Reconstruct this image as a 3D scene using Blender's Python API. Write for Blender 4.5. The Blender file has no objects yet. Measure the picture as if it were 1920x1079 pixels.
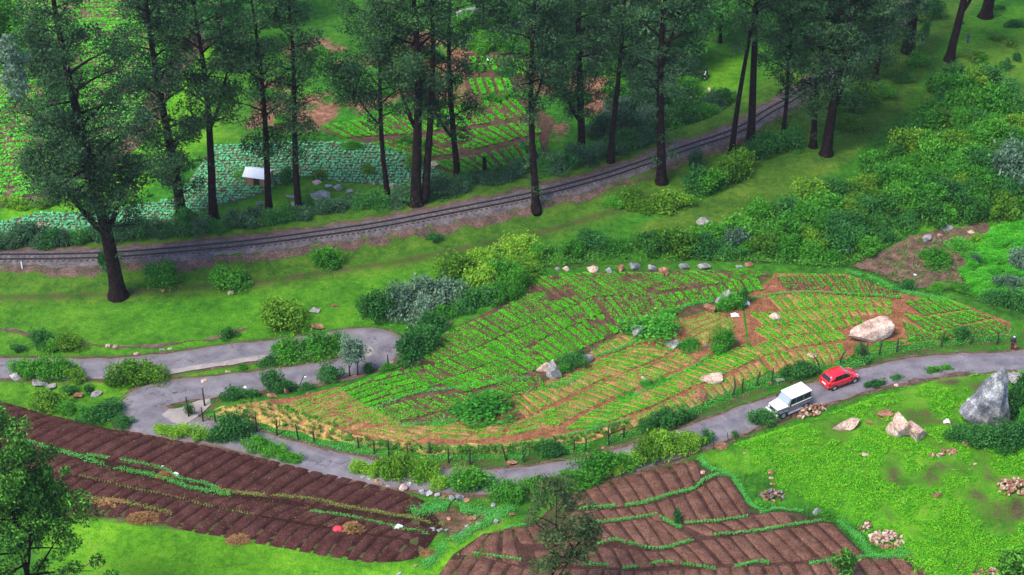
import bpy, bmesh, math, random
import numpy as np
from mathutils import Vector, Matrix
from mathutils.geometry import delaunay_2d_cdt

R = math.radians
rng = np.random.default_rng(7)
random.seed(7)
sc = bpy.context.scene
C = sc.collection

# ------------------------------------------------------------------ camera
FPX, PITCH, CAMH = 3000.0, R(34.0), 103.0          # focal length in photo pixels, downward pitch, height over the road
cam = bpy.data.cameras.new('camera'); cam.sensor_width = 36.0; cam.lens = 36.0 * FPX / 1920.0
cam.clip_start = 1.0; cam.clip_end = 5000.0
camo = bpy.data.objects.new('camera', cam); C.objects.link(camo)
camo.location = (0, 0, CAMH); camo.rotation_euler = (R(90) - PITCH, 0, 0)
sc.camera = camo

# ------------------------------------------------------------------ world, sun, exposure
SUN_EL, SUN_AZ = 56.0, -128.0                       # azimuth from +Y, clockwise seen from above
w = bpy.data.worlds.new('World'); sc.world = w; w.use_nodes = True
nt = w.node_tree; nt.nodes.clear()
sky = nt.nodes.new('ShaderNodeTexSky'); sky.sky_type = 'NISHITA'; sky.sun_disc = False
sky.sun_elevation = R(SUN_EL); sky.sun_rotation = R(SUN_AZ)
sky.air_density = 0.7; sky.dust_density = 6.0; sky.ozone_density = 1.0; sky.altitude = 2200
bg = nt.nodes.new('ShaderNodeBackground'); bg.inputs[1].default_value = 0.14
out = nt.nodes.new('ShaderNodeOutputWorld')
nt.links.new(sky.outputs[0], bg.inputs[0]); nt.links.new(bg.outputs[0], out.inputs[0])
sl = bpy.data.lights.new('sun', 'SUN'); sl.energy = 1.4; sl.angle = R(22); sl.color = (1.0, 0.94, 0.82)
so = bpy.data.objects.new('sun', sl); C.objects.link(so)
sd_ = Vector((math.sin(R(SUN_AZ)) * math.cos(R(SUN_EL)), math.cos(R(SUN_AZ)) * math.cos(R(SUN_EL)), math.sin(R(SUN_EL))))
so.rotation_euler = sd_.to_track_quat('Z', 'Y').to_euler(); so.location = (0, 150, 120)
vs = sc.view_settings; vs.view_transform = 'Standard'; vs.look = 'None'; vs.exposure = 1.87; vs.gamma = 1.0
vs.use_curve_mapping = False
sc.cycles.max_bounces = 6; sc.cycles.diffuse_bounces = 3; sc.cycles.transmission_bounces = 3
sc.cycles.transparent_max_bounces = 4

# ------------------------------------------------------------------ mapping between photo pixels and the ground
CP, SP = math.cos(PITCH), math.sin(PITCH)
def ray(px, py):
    dx = (np.asarray(px, float) - 960.0) / FPX; dy = -(np.asarray(py, float) - 539.5) / FPX
    return np.stack([dx, CP + dy * SP, -SP + dy * CP], -1)
def flat(px, py, z=0.0):
    d = ray(px, py); t = (z - CAMH) / d[..., 2]
    return np.stack([d[..., 0] * t, d[..., 1] * t], -1)
def flatP(pts):
    a = np.array(pts, float); return flat(a[:, 0], a[:, 1])
def depth(p):
    return p[..., 1] * CP + (CAMH - p[..., 2]) * SP
def scale_at(p):                                    # photo pixels per metre at a point
    return FPX / depth(np.asarray(p, float))
def k_at(p):                                        # sine of the local viewing pitch
    p = np.asarray(p, float); v = np.array([p[0], p[1], p[2] - CAMH]); return -v[2] / np.linalg.norm(v)
def z_for_py(p, py):                                # height above p whose picture row is py
    q = (539.5 - py) / FPX
    # (dz*CP + Y*SP)/(Y*CP - dz*SP) = q with dz = z - CAMH
    Y = p[1]; dz = (q * Y * CP - Y * SP) / (CP + q * SP)
    return CAMH + dz

def seg_dist(P, L):
    P = np.asarray(P, float); best = np.full(P.shape[:-1], 1e9)
    for a, b in zip(L[:-1], L[1:]):
        ab = b - a; t = np.clip(((P - a) @ ab) / max(ab @ ab, 1e-9), 0, 1)
        best = np.minimum(best, np.linalg.norm(P - a - t[..., None] * ab, axis=-1))
    return best
def inside(P, poly):
    x, y = P[..., 0], P[..., 1]; c = np.zeros(x.shape, bool); n = len(poly)
    for i in range(n):
        x1, y1 = poly[i]; x2, y2 = poly[(i + 1) % n]
        if y1 == y2: continue
        c ^= ((y1 > y) != (y2 > y)) & (x < (x2 - x1) * (y - y1) / (y2 - y1) + x1)
    return c
def sdist(P, poly):                                 # positive inside
    poly = np.asarray(poly, float); d = seg_dist(P, np.vstack([poly, poly[:1]]))
    return np.where(inside(P, poly), d, -d)
def smooth(a, lo, hi):
    t = np.clip((a - lo) / (hi - lo), 0, 1); return t * t * (3 - 2 * t)
_lat = np.random.default_rng(3).random((256, 256))
def vnoise(x, y, s, o=0):
    x = x / s + 37.1 * o + 500; y = y / s + 11.7 * o + 500
    xi, yi = np.floor(x).astype(int), np.floor(y).astype(int); fx, fy = x - xi, y - yi
    fx = fx * fx * (3 - 2 * fx); fy = fy * fy * (3 - 2 * fy)
    g = lambda i, j: _lat[(xi + i) % 256, (yi + j) % 256]
    return (g(0, 0) * (1 - fx) + g(1, 0) * fx) * (1 - fy) + (g(0, 1) * (1 - fx) + g(1, 1) * fx) * fy - .5
def spline(P, step):
    P = np.asarray(P, float); out = []
    Q = np.vstack([2 * P[0] - P[1], P, 2 * P[-1] - P[-2]])
    for i in range(1, len(Q) - 2):
        p0, p1, p2, p3 = Q[i - 1:i + 3]; n = max(2, int(np.linalg.norm(p2 - p1) / step))
        t = np.linspace(0, 1, n, endpoint=False)[:, None]
        out.append(.5 * (2 * p1 + (p2 - p0) * t + (2 * p0 - 5 * p1 + 4 * p2 - p3) * t ** 2 + (3 * p1 - p0 - 3 * p2 + p3) * t ** 3))
    return np.vstack(out + [P[-1:]])

# ------------------------------------------------------------------ layout traced from the photograph (photo pixels)
RAIL = [(-260, 489), (-120, 488), (0, 485), (110, 484), (222, 480), (350, 470), (480, 457), (600, 441), (720, 423), (860, 396), (1000, 368),
        (1120, 337), (1200, 311), (1275, 284), (1380, 248), (1440, 212), (1490, 184), (1560, 136), (1640, 74), (1715, 8), (1790, -62), (1850, -120)]
ROAD = [(2150, 650), (2030, 663), (1920, 678), (1800, 684), (1700, 695), (1620, 713), (1560, 731), (1500, 751), (1400, 785), (1300, 822), (1200, 857), (1100, 882),
        (1000, 897), (920, 904), (840, 903), (760, 895), (700, 886), (600, 866), (540, 850), (480, 832), (420, 817), (350, 803), (296, 792), (266, 777),
        (262, 760), (286, 745), (330, 735), (400, 726), (480, 716), (560, 705), (640, 692), (696, 677), (722, 660), (718, 646), (690, 637), (640, 640),
        (580, 648), (520, 656), (440, 664), (360, 676), (280, 686), (200, 692), (100, 693), (0, 691), (-120, 686), (-260, 680)]
FIELD = [(420, 762), (470, 752), (560, 742), (640, 722), (745, 694), (800, 650), (850, 612), (985, 548), (1000, 516), (1110, 509), (1300, 506), (1440, 509),
         (1590, 512), (1680, 545), (1780, 558), (1912, 612), (1900, 630), (1760, 641), (1640, 660), (1590, 688), (1540, 690), (1440, 712), (1370, 738), (1280, 776),
         (1200, 806), (1100, 834), (960, 852), (800, 855), (640, 836), (520, 806), (400, 780)]
MEADOW_BR = [(1325, 850), (1400, 826), (1480, 800), (1560, 772), (1640, 742), (1760, 705), (1930, 694), (2200, 690), (2300, 1300), (1800, 1300), (1700, 1060), (1560, 955), (1430, 895), (1330, 872)]
THICKET = [(838, 520), (870, 490), (1000, 462), (1130, 452), (1250, 450), (1330, 440), (1395, 425), (1475, 398), (1590, 350), (1650, 295), (1720, 232), (1770, 170), (1850, 165),
           (1925, 210), (1990, 330), (1925, 420), (1800, 425), (1720, 430), (1620, 490), (1560, 506), (1400, 492), (1150, 488), (1000, 505), (985, 545), (860, 580), (830, 560)]
fRail, fRoad, fField, fBR, fThick = map(flatP, (RAIL, ROAD, FIELD, MEADOW_BR, THICKET))
BROWN_L = flatP([(-60, 742), (0, 752), (100, 780), (250, 810), (400, 838), (600, 884), (690, 905), (760, 928), (800, 945), (800, 1035), (690, 1056), (400, 1005), (130, 972), (-60, 900)])
BROWN_R = flatP([(1060, 922), (1190, 888), (1312, 860), (1370, 893), (1408, 950), (1480, 955), (1560, 978), (1625, 1045), (1690, 1033), (1760, 1100), (800, 1120), (900, 1000), (1000, 980)])

# ------------------------------------------------------------------ height raster
GX = np.arange(-135, 135.01, 0.5); GY = np.arange(84, 285.01, 0.5)
XX, YY = np.meshgrid(GX, GY)
def height_fn(X, Y):
    P = np.stack([X, Y], -1)
    h = .9 * vnoise(X, Y, 26, 1) + .35 * vnoise(X, Y, 9, 2) + .10 * vnoise(X, Y, 3.2, 3)
    dr = seg_dist(P, fRail); h *= smooth(dr, 1.5, 7)
    h += 1.35 * (1 - smooth(dr, 2.9, 5.6))
    sf = sdist(P, fField); h = h + .85 * smooth(sf, -1.7, .5)
    h += 2.2 * smooth(sdist(P, fThick), -2, 9)
    h += 1.15 * smooth(sdist(P, fBR), -.3, 1.7) + 1.0 * smooth(sdist(P, fBR), 3, 18)
    h += .45 * smooth(sdist(P, BROWN_L), -.4, 1.2) + .45 * smooth(sdist(P, BROWN_R), -.4, 1.2)
    do = seg_dist(P, fRoad); m = 1 - smooth(do, 2.1, 3.3)
    h = h * (1 - m) + .0 * m - .12 * (1 - smooth(do, 3.3, 4.6)) * (1 - m)
    h += .30 * np.maximum(Y - 222, 0) * smooth(Y, 222, 250) * smooth(dr, 4, 16)
    return h
HH = height_fn(XX, YY)
def hz(x, y):
    x = np.asarray(x, float); y = np.asarray(y, float)
    fx = np.clip((x - GX[0]) / .5, 0, len(GX) - 1.001); fy = np.clip((y - GY[0]) / .5, 0, len(GY) - 1.001)
    i, j = fx.astype(int), fy.astype(int); u, v = fx - i, fy - j
    return (HH[j, i] * (1 - u) + HH[j, i + 1] * u) * (1 - v) + (HH[j + 1, i] * (1 - u) + HH[j + 1, i + 1] * u) * v
def unproj(px, py):
    d = ray(px, py); d = d / np.abs(d[..., 2:3]); N = 90
    lo = np.full(d.shape[:-1], CAMH - 24.0); hi = np.full(d.shape[:-1], CAMH + 8.0); found = np.zeros(d.shape[:-1], bool)
    prev = lo.copy(); res = hi.copy(); resl = lo.copy()
    for t in np.linspace(CAMH - 24, CAMH + 8, N):
        below = (CAMH - t) < hz(d[..., 0] * t, d[..., 1] * t)
        new = below & ~found; res = np.where(new, t, res); resl = np.where(new, prev, resl); found |= below
        prev = np.full_like(prev, t)
    for _ in range(14):
        m = .5 * (res + resl); b = (CAMH - m) < hz(d[..., 0] * m, d[..., 1] * m)
        res = np.where(b, m, res); resl = np.where(b, resl, m)
    x, y = d[..., 0] * res, d[..., 1] * res
    return np.stack([x, y, hz(x, y)], -1)
def U(px, py): return unproj(np.array([float(px)]), np.array([float(py)]))[0]
def UP(pts):
    a = np.array(pts, float); return unproj(a[:, 0], a[:, 1])

# ------------------------------------------------------------------ mesh and object helpers
def mesh_np(name, V, F, mats=(), midx=None, smooth_=False):
    V = np.ascontiguousarray(V, np.float32); F = np.ascontiguousarray(F, np.int32)
    me = bpy.data.meshes.new(name); me.vertices.add(len(V)); me.vertices.foreach_set('co', V.ravel())
    k = F.shape[1]; me.loops.add(F.size); me.loops.foreach_set('vertex_index', F.ravel())
    me.polygons.add(len(F)); me.polygons.foreach_set('loop_start', np.arange(0, F.size, k, dtype=np.int32))
    for m in mats: me.materials.append(m)
    if midx is not None: me.polygons.foreach_set('material_index', np.asarray(midx, np.int32))
    me.update(calc_edges=True)
    if smooth_: me.polygons.foreach_set('use_smooth', np.ones(len(F), bool))
    return me
def link(name, data, parent=None, loc=None, rot=None, scl=None):
    o = bpy.data.objects.new(name, data); C.objects.link(o)
    if parent is not None: o.parent = parent
    if loc is not None: o.location = tuple(float(v) for v in loc)
    if rot is not None: o.rotation_euler = rot
    if scl is not None: o.scale = tuple(float(v) for v in scl)
    return o
def tag(o, label=None, cat=None, group=None, kind=None):
    if label: o['label'] = label
    if cat: o['category'] = cat
    if group: o['group'] = group
    if kind: o['kind'] = kind
    return o
def thing(name, label, cat, loc=(0, 0, 0), rz=0, group=None):
    return tag(link(name, None, None, loc, (0, 0, rz)), label, cat, group)
class MB:
    def __init__(s): s.v = []; s.f = []; s.m = []
    def add(s, V, F, mi=0):
        o = len(s.v); s.v += [tuple(map(float, p)) for p in V]; s.f += [tuple(i + o for i in f) for f in F]; s.m += [mi] * len(F)
    def box(s, x0, x1, y0, y1, z0, z1, mi=0):
        V = [(x, y, z) for z in (z0, z1) for y in (y0, y1) for x in (x0, x1)]
        s.add(V, [(0, 2, 3, 1), (4, 5, 7, 6), (0, 1, 5, 4), (2, 6, 7, 3), (0, 4, 6, 2), (1, 3, 7, 5)], mi)
    def loft(s, rings, mi=0, cap=True, close=True):
        n = len(rings[0]); V = [p for r in rings for p in r]; F = []
        for i in range(len(rings) - 1):
            for j in range(n if close else n - 1):
                k = (j + 1) % n; F.append((i * n + j, i * n + k, (i + 1) * n + k, (i + 1) * n + j))
        if cap: F += [tuple(reversed(range(n))), tuple(range((len(rings) - 1) * n, len(rings) * n))]
        s.add(V, F, mi)
    def tube(s, pts, rad, n=7, mi=0):
        pts = [Vector(tuple(map(float, p))) for p in pts]; rings = []
        for i, p in enumerate(pts):
            d = (pts[min(i + 1, len(pts) - 1)] - pts[max(i - 1, 0)]).normalized()
            a = d.cross(Vector((1, .13, 0)) if abs(d.x) < .8 else Vector((0, 1, .1))).normalized(); b = d.cross(a)
            r = rad[i] if hasattr(rad, '__len__') else rad
            rings.append([p + (a * math.cos(t) + b * math.sin(t)) * r for t in [2 * math.pi * j / n for j in range(n)]])
        s.loft(rings, mi)
    def build(s, name, mats, parent=None, smooth_=False, bevel=0, link_=True):
        me = bpy.data.meshes.new(name); me.from_pydata(s.v, [], s.f)
        if not isinstance(mats, (list, tuple)): mats = [mats]
        for m in mats: me.materials.append(m)
        me.polygons.foreach_set('material_index', np.array(s.m, np.int32)); me.update()
        if bevel:
            bm = bmesh.new(); bm.from_mesh(me)
            bmesh.ops.recalc_face_normals(bm, faces=bm.faces)
            bmesh.ops.bevel(bm, geom=list(bm.edges), offset=bevel, segments=2, affect='EDGES', profile=.6); bm.to_mesh(me); bm.free()
        else:
            bm = bmesh.new(); bm.from_mesh(me); bmesh.ops.recalc_face_normals(bm, faces=bm.faces); bm.to_mesh(me); bm.free()
        if smooth_: me.polygons.foreach_set('use_smooth', np.ones(len(me.polygons), bool))
        return link(name, me, parent) if link_ else me

# ------------------------------------------------------------------ materials
def newmat(name):
    m = bpy.data.materials.new(name); m.use_nodes = True; t = m.node_tree
    return m, t, t.nodes['Principled BSDF'], t.nodes['Material Output']
def ramp(t, fac, cols, pos=None):
    r = t.nodes.new('ShaderNodeValToRGB'); e = r.color_ramp.elements; n = len(cols)
    pos = pos or [i / (n - 1) for i in range(n)]
    while len(e) < n: e.new(.5)
    for i in range(n): e[i].position = pos[i]; e[i].color = (*cols[i], 1)
    t.links.new(fac, r.inputs[0]); return r.outputs[0]
def mixc(t, fac, a, b, mode='MIX'):
    m = t.nodes.new('ShaderNodeMix'); m.data_type = 'RGBA'; m.blend_type = mode
    for s, v in ((m.inputs[0], fac), (m.inputs[6], a), (m.inputs[7], b)):
        if hasattr(v, 'is_linked') or hasattr(v, 'node'): t.links.new(v, s)
        elif isinstance(v, tuple): s.default_value = (*v, 1)
        else: s.default_value = v
    return m.outputs[2]
def math_(t, op, a, b=0.0, c=None):
    m = t.nodes.new('ShaderNodeMath'); m.operation = op
    for s, v in zip(m.inputs, (a, b, c)):
        if v is None: continue
        if hasattr(v, 'node'): t.links.new(v, s)
        else: s.default_value = v
    return m.outputs[0]
def noise(t, scale, detail=4, rough=.55, world=True, vec=None, dist=0.0):
    n = t.nodes.new('ShaderNodeTexNoise'); n.inputs['Scale'].default_value = scale; n.inputs['Detail'].default_value = detail
    n.inputs['Roughness'].default_value = rough; n.inputs['Distortion'].default_value = dist
    if vec is None:
        if world: vec = t.nodes.new('ShaderNodeNewGeometry').outputs['Position']
        else: vec = t.nodes.new('ShaderNodeTexCoord').outputs['Object']
    t.links.new(vec, n.inputs['Vector']); return n.outputs[0]
def bump(t, p, hgt, dist, strength=.6):
    b = t.nodes.new('ShaderNodeBump'); b.inputs['Strength'].default_value = strength; b.inputs['Distance'].default_value = dist
    t.links.new(hgt, b.inputs['Height']); t.links.new(b.outputs[0], p.inputs['Normal'])
def noisemat(name, cols, scale=1.0, rough=.85, bscale=6.0, bdist=.05, world=True, fine=None, pos=None, spec=.3):
    m, t, p, o = newmat(name)
    c = ramp(t, noise(t, scale, 6, .62, world), cols, pos or [.3 + .4 * i / (len(cols) - 1) for i in range(len(cols))])
    if fine:
        f = ramp(t, noise(t, fine, 3, .6, world), [(.55,) * 3, (1.35,) * 3], [.35, .65]); c = mixc(t, 1.0, c, f, 'MULTIPLY')
    t.links.new(c, p.inputs['Base Color']); p.inputs['Roughness'].default_value = rough; p.inputs['Specular IOR Level'].default_value = spec
    if bdist: bump(t, p, noise(t, bscale, 5, .65, world), bdist)
    return m
def leafmat(name, cols, trans=.28, rough=.55, obj=.35, pos=None, isl=None, namp=.7, nsc=.7):
    m, t, p, o = newmat(name)
    g = t.nodes.new('ShaderNodeNewGeometry'); oi = t.nodes.new('ShaderNodeObjectInfo')
    f = math_(t, 'ADD', math_(t, 'MULTIPLY_ADD', g.outputs['Random Per Island'], isl if isl is not None else 1 - obj, 0.0 if isl is None else (1 - obj - isl) / 2), math_(t, 'MULTIPLY', oi.outputs['Random'], obj))
    n = noise(t, nsc, 2); f = math_(t, 'ADD', f, math_(t, 'MULTIPLY', math_(t, 'SUBTRACT', n, .5), namp))
    c = ramp(t, f, cols, pos)
    t.links.new(c, p.inputs['Base Color']); p.inputs['Roughness'].default_value = rough; p.inputs['Specular IOR Level'].default_value = .08
    if trans:
        tr = t.nodes.new('ShaderNodeBsdfTranslucent'); t.links.new(c, tr.inputs[0])
        ms = t.nodes.new('ShaderNodeMixShader'); ms.inputs[0].default_value = trans
        t.links.new(p.outputs[0], ms.inputs[1]); t.links.new(tr.outputs[0], ms.inputs[2]); t.links.new(ms.outputs[0], o.inputs[0])
    return m
def plain(name, col, rough=.5, metal=0.0, spec=.5, coat=0.0):
    m, t, p, o = newmat(name)
    n = noise(t, 9, 3, .6, False); c = mixc(t, math_(t, 'MULTIPLY', n, .35), col, tuple(.6 * v for v in col))
    t.links.new(c, p.inputs['Base Color']); p.inputs['Roughness'].default_value = rough; p.inputs['Metallic'].default_value = metal
    p.inputs['Specular IOR Level'].default_value = spec; p.inputs['Coat Weight'].default_value = coat
    return m

M = {}
M['euca'] = leafmat('eucalyptus_leaf', [(.010, .030, .018), (.020, .058, .026), (.045, .115, .036), (.11, .21, .065)], .25, .6, .12, [.1, .4, .7, 1], .5, 1.3, .5)
M['euca_far'] = leafmat('pale_leaf', [(.06, .12, .08), (.12, .2, .13), (.2, .28, .18)], .2)
M['fgtree'] = leafmat('foreground_leaf', [(.014, .045, .010), (.032, .11, .016), (.085, .28, .026), (.18, .46, .045)], .28, .5, .1, [.1, .4, .7, 1])
M['fgolive'] = leafmat('feathery_leaf', [(0.03, 0.057, 0.018), (0.06, 0.0975, 0.03), (0.105, 0.15, 0.0525)], .2, .5, .1)
M['b_d'] = leafmat('bush_dark_leaf', [(.012, .062, .016), (.024, .12, .024), (.045, .19, .032), (.09, .28, .05)])
M['b_g'] = leafmat('bush_green_leaf', [(.018, .09, .010), (.034, .18, .014), (.07, .29, .02), (.15, .40, .04)])
M['b_y'] = leafmat('bush_yellow_leaf', [(.026, .085, .008), (.055, .16, .012), (.11, .27, .018), (.24, .40, .03)])
M['b_l'] = leafmat('bush_light_leaf', [(0.0375, 0.125, 0.01), (0.1, 0.275, 0.0175), (0.2, 0.4125, 0.025), (0.325, 0.525, 0.05)])
M['b_b'] = leafmat('bush_grey_leaf', [(0.0256, 0.072, 0.0416), (0.064, 0.136, 0.08), (0.144, 0.24, 0.144), (0.272, 0.4, 0.256)])
M['hedge'] = leafmat('hedge_leaf', [(0.0136, 0.0442, 0.0238), (0.0306, 0.0935, 0.0442), (0.0595, 0.1445, 0.0612), (0.102, 0.221, 0.085)])
M['ivy'] = leafmat('ivy_leaf', [(0.021, 0.126, 0.014), (0.042, 0.238, 0.0224), (0.084, 0.364, 0.028), (0.154, 0.504, 0.056)])
M['tea'] = leafmat('tea_leaf', [(.03, .22, .012), (.06, .38, .02), (.10, .5, .03), (.18, .6, .05)])
M['crop'] = leafmat('crop_leaf', [(.026, .20, .005), (.048, .36, .007), (.085, .49, .010), (.17, .61, .02)], .25, .55, .25)
M['cabbage'] = leafmat('cabbage_leaf', [(.035, .22, .07), (.06, .34, .125), (.10, .45, .19), (.17, .55, .29)], .1, .6)
M['maize'] = leafmat('seedling_leaf', [(.02, .10, .012), (.05, .20, .02), (.12, .32, .04)])
M['verge'] = leafmat('verge_grass', [(.05, .24, .035), (.08, .38, .06), (.13, .5, .10), (.22, .6, .17)], .3)
M['vergedry'] = leafmat('verge_dry', [(0.084, 0.154, 0.028), (0.168, 0.238, 0.042), (0.28, 0.28, 0.07)], .2)
M['weed'] = leafmat('weed_leaf', [(.025, .16, .005), (.05, .28, .008), (.10, .40, .012), (.22, .5, .02)], .25)
M['grass'] = leafmat('grass_blade', [(.012, .09, .004), (.028, .17, .006), (.05, .24, .009), (.11, .31, .012)], .2)
M['under'] = leafmat('undergrowth_leaf', [(.012, .06, .010), (.026, .12, .016), (.06, .22, .025), (.12, .32, .04)])
M['hay'] = leafmat('dry_stalks', [(.12, .06, .025), (.25, .13, .05), (.36, .22, .09)], .05)
M['bark'] = noisemat('eucalyptus_bark', [(.004, .0027, .0035), (.011, .006, .006), (.038, .020, .016)], 2.2, .9, 9, .06, True, 14, None, .1)
M['barkp'] = noisemat('pale_bark', [(.05, .038, .035), (.13, .10, .09), (.2, .17, .15)], 2.0, .9, 9, .05, True, 14)
M['wood'] = noisemat('weathered_wood', [(.012, .009, .007), (.035, .025, .02), (.07, .05, .04)], 4, .9, 20, .02, True)
M['rock'] = noisemat('grey_rock', [(.10, .10, .10), (.24, .23, .22), (.40, .37, .34)], .9, .9, 4, .12, True, 7)
M['rockd'] = noisemat('dark_grey_rock', [(.07, .072, .08), (.17, .17, .18), (.5, .48, .47)], .8, .9, 4, .15, True, 6, [.36, .52, .68])
M['rockp'] = noisemat('pink_rock', [(.20, .12, .085), (.42, .29, .22), (.60, .46, .38)], .8, .9, 4, .10, True, 6)
M['rockr'] = noisemat('rust_rock', [(.10, .045, .03), (.24, .11, .06), (.40, .22, .13)], 1.4, .9, 5, .08, True, 7)
def asphalt():
    m, t, p, o = newmat('worn_asphalt')
    c = ramp(t, noise(t, .5, 7, .6, dist=.4), [(.098, .087, .102), (.14, .125, .14), (.195, .176, .187)], [.34, .5, .68])
    n2 = noise(t, 1.7, 6, .7, dist=1.2); c = mixc(t, ramp(t, n2, [(0, 0, 0), (1, 1, 1)], [.60, .66]), c, (.085, .078, .09))
    vo = t.nodes.new('ShaderNodeTexVoronoi'); vo.feature = 'DISTANCE_TO_EDGE'; vo.inputs['Scale'].default_value = .45
    g = t.nodes.new('ShaderNodeNewGeometry'); vm = t.nodes.new('ShaderNodeMixRGB'); vm.inputs[0].default_value = .12; t.links.new(g.outputs['Position'], vm.inputs[1])
    nn = t.nodes.new('ShaderNodeTexNoise'); nn.inputs['Scale'].default_value = .9; t.links.new(g.outputs['Position'], nn.inputs['Vector'])
    va = t.nodes.new('ShaderNodeVectorMath'); va.operation = 'MULTIPLY_ADD'; va.inputs[1].default_value = (1.6, 1.6, 1.6); t.links.new(nn.outputs['Color'], va.inputs[0]); t.links.new(g.outputs['Position'], va.inputs[2]); t.links.new(va.outputs[0], vo.inputs['Vector'])
    k = ramp(t, vo.outputs['Distance'], [(1, 1, 1), (0, 0, 0)], [.008, .03]); k = math_(t, 'MULTIPLY', k, ramp(t, noise(t, .35, 3), [(0, 0, 0), (1, 1, 1)], [.5, .6])); c = mixc(t, k, c, (.06, .055, .065))
    ac = t.nodes.new('ShaderNodeAttribute'); ac.attribute_name = 'across'; aa = math_(t, 'ABSOLUTE', ac.outputs['Fac'])
    tr = ramp(t, aa, [(0, 0, 0), (1, 1, 1), (0, 0, 0)], [.22, .45, .66]); c = mixc(t, math_(t, 'MULTIPLY', tr, .28), c, (.21, .19, .2))
    ed = ramp(t, math_(t, 'ADD', aa, math_(t, 'MULTIPLY', math_(t, 'SUBTRACT', noise(t, 1.4, 6, .7), .5), .9)), [(0, 0, 0), (1, 1, 1)], [.78, .98]); c = mixc(t, math_(t, 'MULTIPLY', ed, .85), c, (.15, .095, .075))
    f = ramp(t, noise(t, 9, 3, .6), [(.82,) * 3, (1.14,) * 3], [.35, .65]); c = mixc(t, 1.0, c, f, 'MULTIPLY')
    t.links.new(c, p.inputs['Base Color']); p.inputs['Roughness'].default_value = .75; bump(t, p, noise(t, 12, 4), .01); return m
M['asph'] = asphalt()
M['sand'] = noisemat('pale_gravel', [(.20, .17, .155), (.26, .225, .205), (.32, .28, .25)], .9, .95, 12, .015, True, None)
M['dirt'] = noisemat('verge_dirt', [(.04, .035, .02), (.10, .06, .045), (.16, .10, .075)], .8, .95, 9, .04, True, 5)
M['ballast'] = noisemat('ballast_stone', [(.055, .045, .05), (.10, .082, .084), (.16, .135, .13)], 1.2, .95, 14, .06, True, 7)
M['rail'] = noisemat('rail_steel', [(.008, .006, .007), (.02, .015, .015)], 2, .45, 10, .0, True, None, None, .5)
M['sleeper'] = noisemat('sleeper_wood', [(.06, .048, .05), (.095, .076, .076)], 3, .9, 10, .02)
M['soild'] = noisemat('dark_field_soil', [(.044, .022, .012), (.08, .042, .022), (.125, .066, .036)], 1.1, .95, 8, .06, True, 6)
M['soilo'] = noisemat('sandy_field_soil', [(.17, .085, .03), (.26, .14, .05), (.35, .20, .075)], .8, .95, 8, .05, True, 6)
M['brown'] = noisemat('ploughed_soil', [(.036, .012, .0105), (.060, .022, .0185), (.088, .036, .031)], .9, 1.0, 7, .045, True, 6, None, .1)
M['brownr'] = noisemat('reddish_soil', [(.075, .032, .022), (.115, .054, .037), (.165, .083, .058)], .9, 1.0, 7, .045, True, 6, None, .1)
M['brown_shade'] = noisemat('furrow_shade_soil', [(.018, .006, .005), (.030, .011, .008), (.046, .019, .014)], .9, 1.0, 7, .05, True, 5, None, .1)  # ploughed soil darkened: furrow shade put into the base sheet colour
M['brownr_shade'] = noisemat('damp_reddish_furrow', [(.036, .015, .011), (.056, .026, .019), (.08, .04, .03)], .9, 1.0, 7, .05, True, 5, None, .1)  # same for the reddish soil, shade between the beds painted into its colour
M['soilf'] = noisemat('path_soil', [(.13, .05, .025), (.2, .085, .04), (.28, .13, .06)], .9, 1.0, 7, .05, True, 5, None, .1)
M['soily'] = noisemat('straw_soil', [(.18, .09, .035), (.27, .155, .055), (.36, .25, .06), (.42, .33, .10)], 1.1, .95, 8, .05, True, 5)
M['thin'] = noisemat('rough_soil', [(.05, .03, .02), (.12, .07, .045), (.2, .12, .08)], .8, .95, 8, .06, True, 5)
M['white'] = plain('white_cloth', (.8, .8, .82), .7)
M['red_cloth'] = plain('red_cloth', (.6, .03, .05), .7)

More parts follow.
